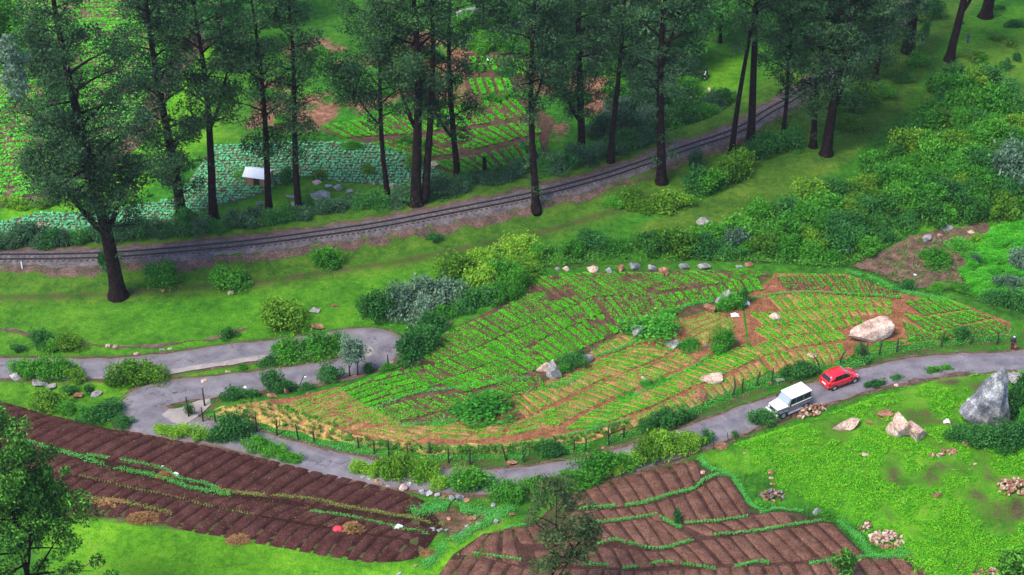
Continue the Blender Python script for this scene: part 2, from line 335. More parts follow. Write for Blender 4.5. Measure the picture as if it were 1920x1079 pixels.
# ground: zones come from what grows there (r dryness, g bare earth, b lushness, alpha red earth)
def ground_mat():
    m, t, p, o = newmat('hillside_grass')
    at = t.nodes.new('ShaderNodeAttribute'); at.attribute_name = 'zone'
    sp = t.nodes.new('ShaderNodeSeparateColor'); t.links.new(at.outputs[0], sp.inputs[0])
    dry, bare, lush = sp.outputs; red = at.outputs['Alpha']
    n1, n2, n3 = noise(t, .22, 5, .6), noise(t, 1.3, 6, .65), noise(t, 7, 4, .65)
    f = math_(t, 'ADD', math_(t, 'MULTIPLY', n1, .5), math_(t, 'MULTIPLY', n2, .5))
    g1 = ramp(t, f, [(.008, .06, .004), (.019, .135, .005), (.045, .21, .006)], [.38, .5, .62])
    g2 = ramp(t, f, [(.045, .17, .004), (.10, .31, .006), (.18, .42, .012)], [.36, .5, .64])
    g3 = ramp(t, f, [(.028, .065, .007), (.06, .11, .010), (.12, .15, .02)], [.36, .5, .64])
    c = mixc(t, lush, g1, g2)
    c = mixc(t, math_(t, 'MULTIPLY', dry, math_(t, 'ADD', .55, math_(t, 'MULTIPLY', n2, .7))), c, g3)
    e1 = ramp(t, n2, [(.018, .014, .008), (.055, .034, .02), (.11, .07, .04)], [.3, .5, .7])
    e2 = ramp(t, n2, [(.11, .04, .026), (.22, .095, .06), (.34, .19, .125)], [.3, .5, .7])
    e = mixc(t, red, e1, e2)
    thr = math_(t, 'ADD', math_(t, 'MULTIPLY', n2, .6), math_(t, 'MULTIPLY', n3, .55))
    k = math_(t, 'MULTIPLY', math_(t, 'SUBTRACT', math_(t, 'ADD', bare, thr), .99), 6.0)
    k = math_(t, 'MINIMUM', math_(t, 'MAXIMUM', k, 0.0), 1.0)
    c = mixc(t, k, c, e)
    fine = ramp(t, n3, [(.6,) * 3, (1.35,) * 3], [.33, .67]); c = mixc(t, .9, c, fine, 'MULTIPLY')
    t.links.new(c, p.inputs['Base Color']); p.inputs['Roughness'].default_value = .9; p.inputs['Specular IOR Level'].default_value = .15
    bump(t, p, math_(t, 'ADD', noise(t, 2.6, 5, .65), math_(t, 'MULTIPLY', n3, .5)), .16, .7)
    return m
M['ground'] = ground_mat()

# ------------------------------------------------------------------ ground sheet
def grow(a, end, q=1.16):
    out = [a[-1]]; st = a[-1] - a[-2]
    while abs(out[-1] - a[-1]) < end: st *= q; out.append(out[-1] + st)
    return out[1:]
AX = np.concatenate([np.array(grow(GX[::-1], 1500))[::-1], GX, np.array(grow(GX, 1500))])
AY = np.concatenate([np.array(grow(GY[::-1], 400))[::-1], GY, np.array(grow(GY, 1800))])
TX, TY = np.meshgrid(AX, AY)
TZ = np.where((TX >= GX[0]) & (TX <= GX[-1]) & (TY >= GY[0]) & (TY <= GY[-1]), hz(TX, TY), 0)
outm = ~((TX >= GX[0]) & (TX <= GX[-1]) & (TY >= GY[0]) & (TY <= GY[-1]))
TZ[outm] = hz(TX[outm], TY[outm]) + .30 * np.clip(TY[outm] - GY[-1], 0, 500) + 6 * vnoise(TX[outm], TY[outm], 90, 5) * smooth(TY[outm] - GY[-1], 0, 60)
ny, nx = TX.shape
idx = np.arange(nx * ny).reshape(ny, nx)
GF = np.stack([idx[:-1, :-1], idx[:-1, 1:], idx[1:, 1:], idx[1:, :-1]], -1).reshape(-1, 4)
gm = mesh_np('ground', np.stack([TX, TY, TZ], -1).reshape(-1, 3), GF, [M['ground']], None, True)
P2 = np.stack([TX, TY], -1)
def zone(pts, soft=1.5, flatpts=False):
    return smooth(sdist(P2, np.asarray(pts) if flatpts else UP(pts)[:, :2]), -soft, soft)
dry = .25 + .5 * vnoise(TX, TY, 14, 6); bare = np.zeros_like(TX) + .12 + .2 * vnoise(TX, TY, 6, 7); lush = np.zeros_like(TX); red = np.zeros_like(TX)
dR = seg_dist(P2, UP(RAIL)[:, :2]); dO = seg_dist(P2, UP(ROAD)[:, :2])
LUSH = [([(120, 975), (250, 972), (420, 1010), (560, 1032), (690, 1060), (790, 1052), (830, 1020), (900, 985), (940, 960), (900, 1100), (100, 1120), (60, 1000)], 1.0),
        ([(-80, 700), (200, 700), (460, 680), (640, 660), (690, 660), (640, 680), (480, 700), (320, 722), (240, 750), (230, 800), (100, 775), (-80, 740)], .55),
        ([(-80, 520), (300, 560), (560, 520), (830, 480), (860, 520), (760, 600), (640, 620), (480, 650), (200, 672), (-80, 672)], .35),
        ([(400, 400), (480, 380), (560, 340), (720, 330), (740, 372), (560, 405), (430, 425)], .6),
        ([(0, 420), (0, 0), (400, 0), (420, 250), (200, 400)], .8),
        ([(1300, 120), (1400, 110), (1400, 190), (1320, 190)], .75),
        ([(1760, 60), (1930, 0), (1930, 150), (1800, 130)], .5)]
for pts, v in LUSH: lush = np.maximum(lush, v * zone(pts))
lush = np.maximum(lush, .6 * smooth(sdist(P2, fBR), -1, 2))
dry = np.maximum(dry, .85 * zone([(1180, 430), (1300, 380), (1420, 320), (1560, 260), (1640, 190), (1760, 90), (1700, 210), (1560, 330), (1400, 410), (1200, 450)]))
dry = np.maximum(dry, .75 * (1 - smooth(dR, 3, 9)) * (TY < 240))
dry = np.maximum(dry, .8 * zone([(1700, 220), (1770, 100), (1930, 60), (1930, 230)]))
bare = np.maximum(bare, .42 * (1 - smooth(dR, 2.2, 4.6)))
bare = np.maximum(bare, .50 * (1 - smooth(np.abs(dR - 5.6), 0, 2.6)) * (TX < 20)); dry = np.maximum(dry, .9 * (1 - smooth(np.abs(dR - 6), 0, 3.5)))
bare = np.maximum(bare, .6 * (1 - smooth(dO, 1.8, 3.4)))
bare = np.maximum(bare, .50 * (1 - smooth(np.abs(sdist(P2, fField) + 1.1), .2, 1.3)))
bare = np.maximum(bare, (.31 + .42 * vnoise(TX, TY, 5, 9) + .45 * vnoise(TX, TY, 1.8, 34)) * smooth(sdist(P2, fBR), -1, 3))
RED = [(480, 60), (800, 40), (1040, 90), (1190, 140), (1180, 210), (1060, 280), (1000, 330), (980, 200), (760, 190), (700, 225), (580, 262), (440, 250)]
rz = np.clip(.72 * zone(RED, 6) + 1.3 * vnoise(TX, TY, 7, 41) + .6 * vnoise(TX, TY, 2.5, 42), 0, 1) * zone(RED, 5); bare = np.maximum(bare, .75 * rz); red = np.maximum(red, rz)
bare = np.maximum(bare, .38 * zone([(-50, 960), (130, 965), (320, 1050), (420, 1090), (-50, 1120)])); red = np.maximum(red, .3 * zone([(800, 930), (1000, 900), (960, 1000), (850, 1040), (780, 1060)]))
bare = np.maximum(bare, .6 * zone([(800, 935), (960, 945), (950, 985), (850, 1030), (790, 990)], 2))
bare = np.maximum(bare, .55 * smooth(sdist(P2, BROWN_L), -.6, .4)); bare = np.maximum(bare, .55 * smooth(sdist(P2, BROWN_R), -.6, .4))
col = np.stack([np.clip(dry, 0, 1), np.clip(bare, 0, 1), np.clip(lush, 0, 1), np.clip(red, 0, 1)], -1).reshape(-1, 4).astype(np.float32)
ca = gm.color_attributes.new('zone', 'FLOAT_COLOR', 'POINT'); ca.data.foreach_set('color', col.ravel())
ground = tag(link('ground', gm), None, None, None, 'structure')

# ------------------------------------------------------------------ draped sheets
def drape(name, W, mat, lift, step=1.0, kind='structure', jitter=.0):
    W = np.asarray(W, float)[:, :2]; ring = []
    n = len(W)
    for i in range(n):
        a, b = W[i], W[(i + 1) % n]; m = max(1, int(np.linalg.norm(b - a) / step))
        ring += [a + (b - a) * j / m for j in range(m)]
    ring = np.array(ring)
    if jitter: ring = ring + jitter * 2 * np.stack([vnoise(ring[:, 0], ring[:, 1], 1.3, 11), vnoise(ring[:, 0], ring[:, 1], 1.3, 12)], -1)
    gx = np.arange(W[:, 0].min(), W[:, 0].max(), step); gy = np.arange(W[:, 1].min(), W[:, 1].max(), step)
    G = np.stack(np.meshgrid(gx, gy), -1).reshape(-1, 2) + .013
    G = G[sdist(G, ring) > .35 * step]
    pts = [Vector(map(float, p)) for p in np.vstack([ring, G])]
    r = delaunay_2d_cdt(pts, [], [list(range(len(ring)))], 1, 1e-5)
    V = np.array([(v.x, v.y) for v in r[0]]); Vz = hz(V[:, 0], V[:, 1]) + lift
    me = mesh_np(name, np.column_stack([V, Vz]), np.array([f for f in r[2] if len(f) == 3]), [mat], None, True)
    return tag(link(name, me), None, None, None, kind)
def ribbon(name, L, half, mat, lift, crown=0.0, cols=5, rag=0.0, kind='structure', off=0.0):
    L = np.asarray(L)[:, :2]; T = np.gradient(L, axis=0); T /= np.linalg.norm(T, axis=1)[:, None]; N = np.stack([-T[:, 1], T[:, 0]], -1)
    hw = np.full(len(L), half) if not hasattr(half, '__len__') else np.asarray(half)
    V = []
    for c in np.linspace(-1, 1, cols):
        e = rag * 2 * vnoise(L[:, 0] + 40 * c, L[:, 1], 1.1, 8) * abs(c)
        Q = L + N * ((hw + e) * c + off)[:, None]
        V.append(np.column_stack([Q, hz(Q[:, 0], Q[:, 1]) + lift + crown * (1 - c * c)]))
    V = np.stack(V, 1); n = len(L); I = np.arange(n * cols).reshape(n, cols)
    F = np.stack([I[:-1, :-1], I[:-1, 1:], I[1:, 1:], I[1:, :-1]], -1).reshape(-1, 4)
    me = mesh_np(name, V.reshape(-1, 3), F, [mat], None, True)
    at = me.attributes.new('across', 'FLOAT', 'POINT'); at.data.foreach_set('value', np.tile(np.linspace(-1, 1, cols), n).astype(np.float32))
    o = link(name, me)
    return tag(o, None, None, None, kind) if kind else o

roadL = spline(UP(ROAD)[:, :2], .6)
ru = np.arange(len(roadL)); fx = lambda a: np.interp(ru, np.linspace(0, len(roadL) - 1, len(a)), a)
hp1, hp2 = U(266, 770)[:2], U(718, 650)[:2]
rw = 1.75 + .75 * np.exp(-(np.linalg.norm(roadL - hp1, axis=1) / 4) ** 2) + .5 * np.exp(-(np.linalg.norm(roadL - hp2, axis=1) / 4) ** 2)
ribbon('road_shoulder', roadL, rw + .55, M['dirt'], .022, 0, 5, .45)
ribbon('road', roadL, rw + .1, M['asph'], .045, .03, 13, .22)
for pts in ([(303, 780), (318, 768), (350, 758), (392, 750), (396, 760), (366, 782), (345, 797), (318, 794)],
            [(655, 655), (690, 648), (698, 656), (692, 668), (668, 672), (648, 668)],
            [(305, 697), (380, 684), (470, 671), (540, 662), (540, 668), (470, 680), (390, 693), (310, 703)]):
    drape('gravel_patch', UP(pts), M['sand'], .078, .5, 'structure', .25)

ditchL = spline(UP([(-60, 610), (0, 617), (30, 622), (62, 631), (140, 642), (200, 650), (250, 651), (300, 648), (350, 641), (395, 636), (440, 622), (475, 612)])[:, :2], .5)
ribbon('ditch', ditchL, .13 + .14 * np.random.default_rng(2).random(len(ditchL)), M['dirt'], .05, 0, 3, .25)
# ------------------------------------------------------------------ railway
railL = spline(UP(RAIL)[:, :2], .65)
ribbon('track_bed', railL, 2.3, M['dirt'], .03, 0, 7, .5)
trk = thing('railway_track', 'narrow gauge railway track on grey ballast running behind the tall trees', 'railway track')
bl = ribbon('ballast', railL, 1.5, M['ballast'], .07, .10, 7, .3, None); bl.parent = trk
T = np.gradient(railL, axis=0); T /= np.linalg.norm(T, axis=1)[:, None]; N = np.stack([-T[:, 1], T[:, 0]], -1)
zr = hz(railL[:, 0], railL[:, 1]); zr = np.convolve(np.pad(zr, 4, 'edge'), np.ones(9) / 9, 'valid') + .17
for s in (-1, 1):
    mb = MB(); Q = railL + N * .5 * s; rings = []
    for i in range(len(Q)):
        n = N[i]; rings.append([(Q[i, 0] + n[0] * a, Q[i, 1] + n[1] * a, zr[i] + b) for a, b in ((-.07, 0), (.07, 0), (.07, .03), (.045, .16), (-.045, .16), (-.07, .03))])
    mb.loft(rings); mb.build('rail', M['rail'], trk)
mb = MB(); mb.box(-.11, .11, -.95, .95, -.1, .03); slm = mb.build('sleeper', M['sleeper'], None, False, 0, False)
vis = [i for i in range(len(railL)) if GX[0] < railL[i, 0] < GX[-1] and railL[i, 1] < 262]
for i in vis[:300]:
    o = link('sleeper', slm, trk, (railL[i, 0], railL[i, 1], zr[i] - .005), (0, 0, math.atan2(T[i, 1], T[i, 0]) + random.gauss(0, .02)))

# ------------------------------------------------------------------ leaf cards
def leaves(Pc, size, up=.35, aspect=.45, droop=0.0, g=rng):
    n = len(Pc); size = np.broadcast_to(size, (n,)).astype(float) * g.uniform(.65, 1.3, n)
    nrm = g.normal(size=(n, 3)); nrm /= np.linalg.norm(nrm, axis=1)[:, None]; nrm[:, 2] = np.abs(nrm[:, 2]) + up; nrm /= np.linalg.norm(nrm, axis=1)[:, None]
    a = g.normal(size=(n, 3)); a[:, 2] -= droop; a -= nrm * (a * nrm).sum(1)[:, None]; a /= np.linalg.norm(a, axis=1)[:, None]
    b = np.cross(nrm, a); s = size[:, None]
    V = np.stack([Pc - a * s * .5, Pc + b * s * aspect * .5 + a * s * .05, Pc + a * s * .5, Pc - b * s * aspect * .5 + a * s * .05], 1).reshape(-1, 3)
    return V, np.arange(4 * n).reshape(n, 4)
def blades(Pc, hgt, wid, g=rng, lean=.45):
    n = len(Pc); a = g.uniform(0, 2 * np.pi, n); h = np.broadcast_to(hgt, (n,)) * g.uniform(.5, 1.3, n)
    d = np.stack([np.cos(a), np.sin(a), np.zeros(n)], 1); e = np.stack([-d[:, 1], d[:, 0], d[:, 2]], 1)
    top = Pc + e * (h * g.normal(0, lean, n))[:, None]; top[:, 2] += h
    wv = d * (wid * .5 * g.uniform(.6, 1.4, n))[:, None]
    V = np.stack([Pc - wv, Pc + wv, top + wv * .45, top - wv * .45], 1).reshape(-1, 3)
    return V, np.arange(4 * n).reshape(n, 4)
def in_ellipsoid(n, g, shell=.0):
    d = g.normal(size=(n, 3)); d /= np.linalg.norm(d, axis=1)[:, None]; r = (shell ** 3 + (1 - shell ** 3) * g.random(n)) ** (1 / 3)
    return d * r[:, None]

# ------------------------------------------------------------------ fields: beds are pieces of their field
def poly_at(L, t):
    L = np.asarray(L)[:, :2]; d = np.r_[0, np.cumsum(np.linalg.norm(np.diff(L, axis=0), axis=1))]
    return np.stack([np.interp(t * d[-1], d, L[:, 0]), np.interp(t * d[-1], d, L[:, 1])], -1), d[-1]
def beds(parent, name, far, near, width, gap, soil, leaf=None, dens=25, lsize=.2, lift=.04, rise=.16, endgap=.2, stuff=None):
    A, B = UP(far), UP(near); la = (poly_at(A, np.array([0.]))[1] + poly_at(B, np.array([0.]))[1]) / 2
    n = max(1, int(round(la / width)))
    made = []
    for i in range(n):
        gw = gap / width; j0, j1 = rng.normal(0, .05, 2)
        t0 = np.clip((i + gw * .5 + j0) / n, 0, 1); t1 = np.clip((i + 1 - gw * .5 + j1) / n, 0, 1)
        u = np.array([0, .1, .35, .65, .9, 1.])
        a = poly_at(A, t0 + (t1 - t0) * u)[0]; b = poly_at(B, t0 + (t1 - t0) * u)[0]
        ln = np.linalg.norm(b.mean(0) - a.mean(0)); e = max(-.1, min(.3, endgap / max(ln, .1)))
        nv = max(4, int(ln / .8) + 2); v = np.linspace(e, 1 - e, nv)
        Q = a[None] * (1 - v[:, None, None]) + b[None] * v[:, None, None]
        Q = Q + .10 * np.stack([vnoise(Q[..., 0], Q[..., 1], 1.6, 21), vnoise(Q[..., 0], Q[..., 1], 1.6, 22)], -1)
        prof = np.array([0, .9, 1, 1, .9, 0])[None, :] * np.r_[0, np.ones(nv - 2), 0][:, None]
        Z = hz(Q[..., 0], Q[..., 1]) + lift - .06 + (rise + .06) * prof + .03 * prof * vnoise(Q[..., 0], Q[..., 1], .7, 23)
        V = np.dstack([Q, Z]).reshape(-1, 3); I = np.arange(nv * 6).reshape(nv, 6)
        F = np.stack([I[:-1, :-1], I[:-1, 1:], I[1:, 1:], I[1:, :-1]], -1).reshape(-1, 4); mi = np.zeros(len(F), int); mats = [soil]
        if leaf is not None and dens > 0:
            area = ln * width; m = int(area * dens * 3.3 * rng.uniform(.75, 1.3))
            if m:
                uu, vv = rng.uniform(.07, .93, m), rng.uniform(.02, .98, m)
                i0 = np.clip(np.searchsorted(u, uu) - 1, 0, 4); fr = ((uu - u[i0]) / (u[i0 + 1] - u[i0]))[:, None]
                a2 = a[i0] * (1 - fr) + a[i0 + 1] * fr; b2 = b[i0] * (1 - fr) + b[i0 + 1] * fr
                vv2 = (e + (1 - 2 * e) * vv)[:, None]; q = a2 * (1 - vv2) + b2 * vv2
                keep = vnoise(q[:, 0], q[:, 1], .9, 24) + .5 * vnoise(q[:, 0], q[:, 1], 4, 25) + .5 > rng.uniform(0, .62 - .006 * dens, m); q = q[keep]
                if len(q):
                    z = hz(q[:, 0], q[:, 1]) + lift + rise + rng.uniform(-.02, .12, len(q))
                    LV, LF = leaves(np.column_stack([q, z]), lsize, 1.1, .65)
                    F = np.vstack([F, LF + len(V)]); V = np.vstack([V, LV]); mi = np.r_[mi, np.ones(len(LF), int)]; mats = [soil, leaf]
        made.append((V, F, mi, mats))
    if stuff:
        V = np.vstack([m[0] for m in made]); off = np.cumsum([0] + [len(m[0]) for m in made[:-1]])
        F = np.vstack([m[1] + o for m, o in zip(made, off)]); mi = np.concatenate([m[2] for m in made])
        tag(link(name, mesh_np(name, V, F, made[0][3], mi), parent), kind='stuff')
    else:
        for V, F, mi, mats in made: link(name, mesh_np(name, V, F, mats, mi), parent)
    return n

field_d = drape('terraced_field', UP([(640, 724), (745, 696), (800, 655), (850, 616), (985, 552), (1002, 519), (1110, 511), (1300, 508), (1440, 511), (1445, 520), (1300, 590), (1160, 625), (1080, 690), (960, 740), (830, 790), (760, 798), (700, 772)]), M['soild'], .03)
field_o = drape('sandy_terrace', UP([(470, 754), (560, 744), (636, 726), (700, 774), (760, 800), (830, 792), (960, 742), (1080, 692), (1160, 627), (1300, 592), (1390, 560), (1400, 640), (1440, 705), (1370, 736), (1280, 774),
                                  (1200, 804), (1100, 830), (960, 848), (800, 850), (640, 830), (520, 800), (420, 772)]), M['soilf'], .03)
field_r = drape('upper_terrace', UP([(1448, 521), (1450, 513), (1588, 515), (1680, 548), (1780, 561), (1908, 613), (1898, 628), (1760, 638), (1640, 657), (1590, 684), (1540, 686), (1444, 704), (1404, 640), (1394, 560)]), M['soilf'], .03)
D, O_ = M['soild'], M['soilo']; cr = M['crop']
BANDS = [  # parent, far line, near line, soil, density
 (field_d, [(775, 668), (850, 620), (930, 590), (985, 553)], [(815, 686), (890, 655), (960, 621), (1042, 590)], D, 36),
 (field_d, [(992, 548), (1004, 523), (1060, 515), (1130, 514), (1220, 515), (1300, 512), (1360, 509), (1403, 507)], [(1047, 588), (1078, 574), (1112, 558), (1180, 556), (1260, 545), (1320, 538), (1385, 529), (1440, 517)], D, 32),
 (field_d, [(812, 691), (890, 660), (960, 626), (1040, 594), (1110, 563)], [(852, 708), (935, 676), (1010, 640), (1085, 607), (1130, 588)], D, 48),
 (field_d, [(820, 722), (890, 698), (972, 663), (1050, 626), (1130, 592)], [(870, 738), (950, 716), (1030, 686), (1095, 655), (1160, 624)], D, 52),
 (field_d, [(640, 730), (665, 748), (697, 766)], [(690, 712), (722, 732), (738, 752)], D, 48),
 (field_d, [(697, 711), (724, 730), (747, 752)], [(744, 699), (780, 720), (805, 735)], D, 52),
 (field_d, [(752, 699), (808, 687)], [(795, 733), (850, 712)], D, 48),
 (field_d, [(704, 772), (760, 757), (820, 745), (900, 740), (965, 724), (990, 720)], [(755, 792), (815, 775), (880, 765), (945, 748), (1012, 734)], D, 22),
 (field_d, [(762, 797), (820, 780), (850, 772)], [(795, 806), (850, 791), (868, 784)], D, 16),
 (field_d, [(1116, 562), (1165, 559), (1228, 552)], [(1158, 612), (1200, 602), (1248, 586)], D, 30),
 (field_d, [(986, 556), (998, 538)], [(1044, 590), (1074, 576)], D, 32),
 (field_d, [(925, 724), (985, 712), (1012, 703)], [(960, 736), (1000, 735), (1024, 728)], D, 22),
 (field_o, [(1104, 662), (1165, 630), (1192, 626)], [(1116, 674), (1182, 650), (1216, 640)], O_, 28),
 (field_o, [(955, 754), (976, 746)], [(986, 788), (1010, 772)], O_, 24),
 (field_d, [(1230, 558), (1330, 542), (1420, 524)], [(1255, 584), (1345, 562), (1432, 545)], D, 48),
 (field_o, [(515, 766), (570, 786), (630, 800), (670, 808)], [(570, 749), (605, 766), (650, 785), (690, 797)], O_, 24),
 (field_o, [(580, 748), (620, 768), (670, 790), (702, 799)], [(640, 730), (672, 750), (715, 771), (752, 794)], O_, 26),
 (field_o, [(668, 813), (695, 804), (740, 797)], [(735, 829), (782, 827), (828, 798)], O_, 12),
 (field_o, [(835, 794), (810, 809), (787, 825)], [(905, 801), (885, 814), (868, 827)], O_, 22),
 (field_o, [(912, 799), (890, 814), (873, 828)], [(960, 796), (945, 809), (938, 824)], O_, 22),
 (field_o, [(966, 794), (955, 807), (945, 823)], [(1040, 764), (1045, 782), (1040, 802)], O_, 22),
 (field_o, [(975, 740), (1010, 732), (1080, 702), (1130, 676), (1200, 650)], [(1010, 770), (1060, 746), (1120, 716), (1200, 688), (1270, 656)], O_, 30),
 (field_o, [(1003, 796), (1050, 765), (1120, 722), (1200, 695), (1275, 662)], [(1042, 802), (1090, 774), (1150, 747), (1225, 715), (1312, 675)], O_, 24),
 (field_o, [(1060, 810), (1100, 780), (1180, 744), (1250, 712), (1330, 676), (1400, 648)], [(1100, 806), (1150, 790), (1220, 764), (1290, 730), (1370, 697), (1440, 664)], O_, 44),
 (field_o, [(1160, 797), (1228, 768), (1300, 734), (1380, 700), (1425, 676)], [(1170, 806), (1262, 778), (1335, 750), (1400, 716), (1440, 698)], O_, 24),
 (field_o, [(1275, 606), (1290, 624), (1322, 650)], [(1338, 587), (1372, 598), (1378, 618)], O_, 14),
 (field_r, [(1440, 560), (1480, 553), (1545, 556), (1620, 561), (1670, 566)], [(1465, 586), (1525, 577), (1580, 573), (1640, 573), (1676, 575)], O_, 46),
 (field_r, [(1403, 590), (1465, 590), (1525, 580), (1600, 576), (1672, 579)], [(1432, 612), (1500, 605), (1560, 597), (1620, 593), (1676, 590)], O_, 44),
 (field_r, [(1410, 622), (1445, 614), (1500, 609), (1560, 600), (1615, 597)], [(1440, 640), (1490, 628), (1545, 622), (1590, 614), (1620, 606)], O_, 44),
 (field_r, [(1415, 650), (1445, 643), (1510, 628), (1570, 622)], [(1435, 668), (1490, 652), (1545, 644), (1590, 636)], O_, 40),
 (field_r, [(1432, 675), (1460, 664), (1520, 655), (1580, 648)], [(1450, 700), (1480, 692), (1545, 682), (1590, 668)], O_, 30),
 (field_r, [(1452, 520), (1500, 517), (1585, 518)], [(1475, 548), (1530, 545), (1590, 526)], D, 22),
 (field_r, [(1550, 540), (1592, 522), (1640, 530), (1685, 550)], [(1565, 553), (1610, 558), (1660, 558), (1692, 562)], D, 24),
 (field_r, [(1697, 570), (1745, 560), (1780, 566)], [(1728, 594), (1780, 586), (1818, 581)], D, 40),
 (field_r, [(1692, 592), (1732, 598), (1818, 584)], [(1738, 624), (1797, 612), (1862, 597)], D, 40),
 (field_r, [(1692, 604), (1742, 627), (1800, 615), (1870, 602)], [(1702, 640), (1762, 637), (1840, 630), (1896, 624)], D, 34)]
for par, fa, ne, soil, de in BANDS:
    beds(par, 'crop_bed', fa, ne, 1.0, .16, soil, cr, de, .14, endgap=-.16)
straw = drape('straw_strip', UP([(405, 768), (480, 752), (530, 764), (620, 802), (700, 826), (800, 836), (960, 833), (1100, 812), (1175, 792), (1180, 800), (1090, 832), (960, 848), (800, 851), (640, 832), (500, 798), (405, 780)]), M['soily'], .06, .8, 'structure', .3)

# ploughed fields
pl = drape('ploughed_field', UP([(-70, 745), (0, 756), (100, 784), (250, 814), (400, 842), (600, 888), (690, 909), (760, 930), (800, 948), (830, 985), (800, 1030), (780, 1048), (742, 1054), (690, 1053), (560, 1028), (400, 1000), (245, 970), (130, 968), (-70, 880)]), M['brown_shade'], .02)
PL = [([(-40, 744), (0, 754), (100, 782), (250, 812), (400, 841), (500, 863), (600, 886), (690, 907), (760, 928), (798, 944)], [(-120, 772), (-50, 797), (60, 830), (170, 853), (330, 890), (420, 918), (520, 935), (610, 947), (690, 960), (745, 967)], 1.55),
      ([(-20, 806), (60, 834), (135, 860), (250, 891), (350, 918), (430, 934), (500, 942), (640, 962), (790, 988), (822, 990)], [(-80, 850), (20, 872), (100, 884), (220, 905), (320, 930), (415, 952), (500, 968), (600, 984), (700, 1000), (775, 1010)], 1.5),
      ([(80, 884), (140, 897), (225, 913), (317, 934), (412, 957), (475, 970), (567, 987), (692, 1005), (745, 1015), (792, 1028)], [(20, 930), (120, 966), (200, 969), (260, 972), (340, 990), (420, 1005), (500, 1020), (580, 1034), (690, 1053), (765, 1050)], 1.5)]
for i, (fa, ne, wd) in enumerate(PL): beds(pl, 'soil_bed', fa, ne, wd, .17, M['brown'], M['vergedry'], 4 if i == 1 else 1.6, .085, .03, .17, -.3)
pr = drape('reddish_field', UP([(1062, 926), (1190, 891), (1310, 863), (1318, 892), (1368, 894), (1408, 952), (1480, 957), (1500, 985), (1560, 980), (1625, 1043), (1690, 1036), (1745, 1090), (1400, 1110), (800, 1110), (850, 1040), (905, 1002), (1000, 985)]), M['brownr_shade'], .02)
PRR = [([(1062, 926), (1120, 910), (1190, 890), (1260, 874), (1308, 863)], [(1088, 953), (1180, 949), (1245, 935), (1298, 912), (1316, 892)]),
       ([(1040, 962), (1085, 960), (1150, 956), (1215, 947), (1290, 929), (1340, 899), (1366, 895)], [(1050, 985), (1110, 982), (1200, 970), (1270, 983), (1340, 976), (1388, 970), (1406, 953)]),
       ([(960, 990), (1040, 988), (1120, 985), (1220, 972), (1262, 988)], [(975, 1020), (1060, 1020), (1160, 1016), (1240, 1028), (1303, 1012)]),
       ([(1282, 987), (1350, 980), (1420, 966), (1474, 958)], [(1322, 1006), (1400, 998), (1470, 986), (1492, 984)]),
       ([(1000, 1034), (1060, 1030), (1120, 1026), (1240, 1036), (1320, 1014), (1450, 996), (1558, 981)], [(1010, 1064), (1080, 1060), (1180, 1066), (1280, 1060), (1380, 1058), (1520, 1050), (1622, 1042)]),
       ([(840, 1050), (900, 1046), (980, 1066), (1100, 1068), (1250, 1072), (1400, 1064), (1530, 1056), (1688, 1038)], [(800, 1105), (900, 1105), (1000, 1105), (1120, 1108), (1260, 1112), (1420, 1108), (1560, 1103), (1735, 1090)]),
       ([(905, 1004), (960, 990)], [(855, 1040), (975, 1060)])]
for fa, ne in PRR: beds(pr, 'soil_bed', fa, ne, 1.5, .17, M['brownr'], M['vergedry'], 1.4, .085, .03, .17, -.2)

# fields beyond the railway
vf = drape('valley_field', UP([(600, 245), (760, 212), (880, 188), (970, 176), (1040, 225), (1010, 322), (860, 330), (790, 303), (690, 270)]), M['soild'], .04, 1.5)
for fa, ne in [([(600, 238), (760, 215), (880, 192), (960, 180)], [(650, 262), (790, 253), (910, 236), (1000, 218)]), ([(690, 270), (800, 257), (900, 242), (1000, 224)], [(790, 300), (860, 292), (940, 272), (1020, 252)]),
               ([(800, 305), (870, 297), (940, 280), (1010, 258)], [(858, 328), (920, 324), (985, 318), (1020, 300)])]:
    beds(vf, 'crop_bed', fa, ne, 1.25, .38, M['soild'], M['crop'], 22, .24)
vu = drape('upper_valley_field', UP([(870, 100), (960, 100), (1010, 120), (1000, 160), (960, 180), (880, 190), (870, 150)]), M['soild'], .04, 1.5)
for fa, ne in [([(875, 108), (950, 106), (1000, 120)], [(895, 132), (950, 140), (1005, 148)]), ([(872, 148), (955, 148)], [(885, 184), (965, 172)])]:
    beds(vu, 'crop_bed', fa, ne, 1.2, .36, M['soild'], M['crop'], 20, .26)
ts = drape('tea_slope', UP([(-60, 400), (-60, -20), (420, -20), (420, 60), (330, 150), (280, 260), (150, 360)]), M['thin'], .05, 2.0)
beds(ts, 'tea_row', [(-60, 390), (-60, -20)], [(170, 350), (420, -20)], 1.5, .22, M['thin'], M['tea'], 10, .36, .05, .35, .1, True)
CAB = UP([(-60, 432), (60, 402), (200, 396), (330, 372), (400, 275), (600, 266), (700, 270), (800, 300), (848, 345), (760, 352), (640, 342), (560, 330), (480, 368), (400, 388), (300, 420), (180, 440), (-60, 458)])[:, :2]
drape('cabbage_field', CAB, M['thin'], .03, 2.0)
gx, gy = np.meshgrid(np.arange(CAB[:, 0].min(), CAB[:, 0].max(), .55), np.arange(CAB[:, 1].min(), CAB[:, 1].max(), .66))
cg = np.stack([gx + .25 * gy % .62, gy], -1).reshape(-1, 2) + rng.normal(0, .07, (gx.size, 2)); cg = cg[inside(cg, CAB)]
ce = np.repeat(cg, 10, 0); an = rng.uniform(0, 2 * np.pi, len(ce)); rr = rng.uniform(.05, .24, len(ce)); q = ce + np.stack([np.cos(an), np.sin(an)], -1) * rr[:, None]
LV, LF = leaves(np.column_stack([q, hz(q[:, 0], q[:, 1]) + .12 + rng.uniform(0, .12, len(q))]), .30, 1.1, .8)
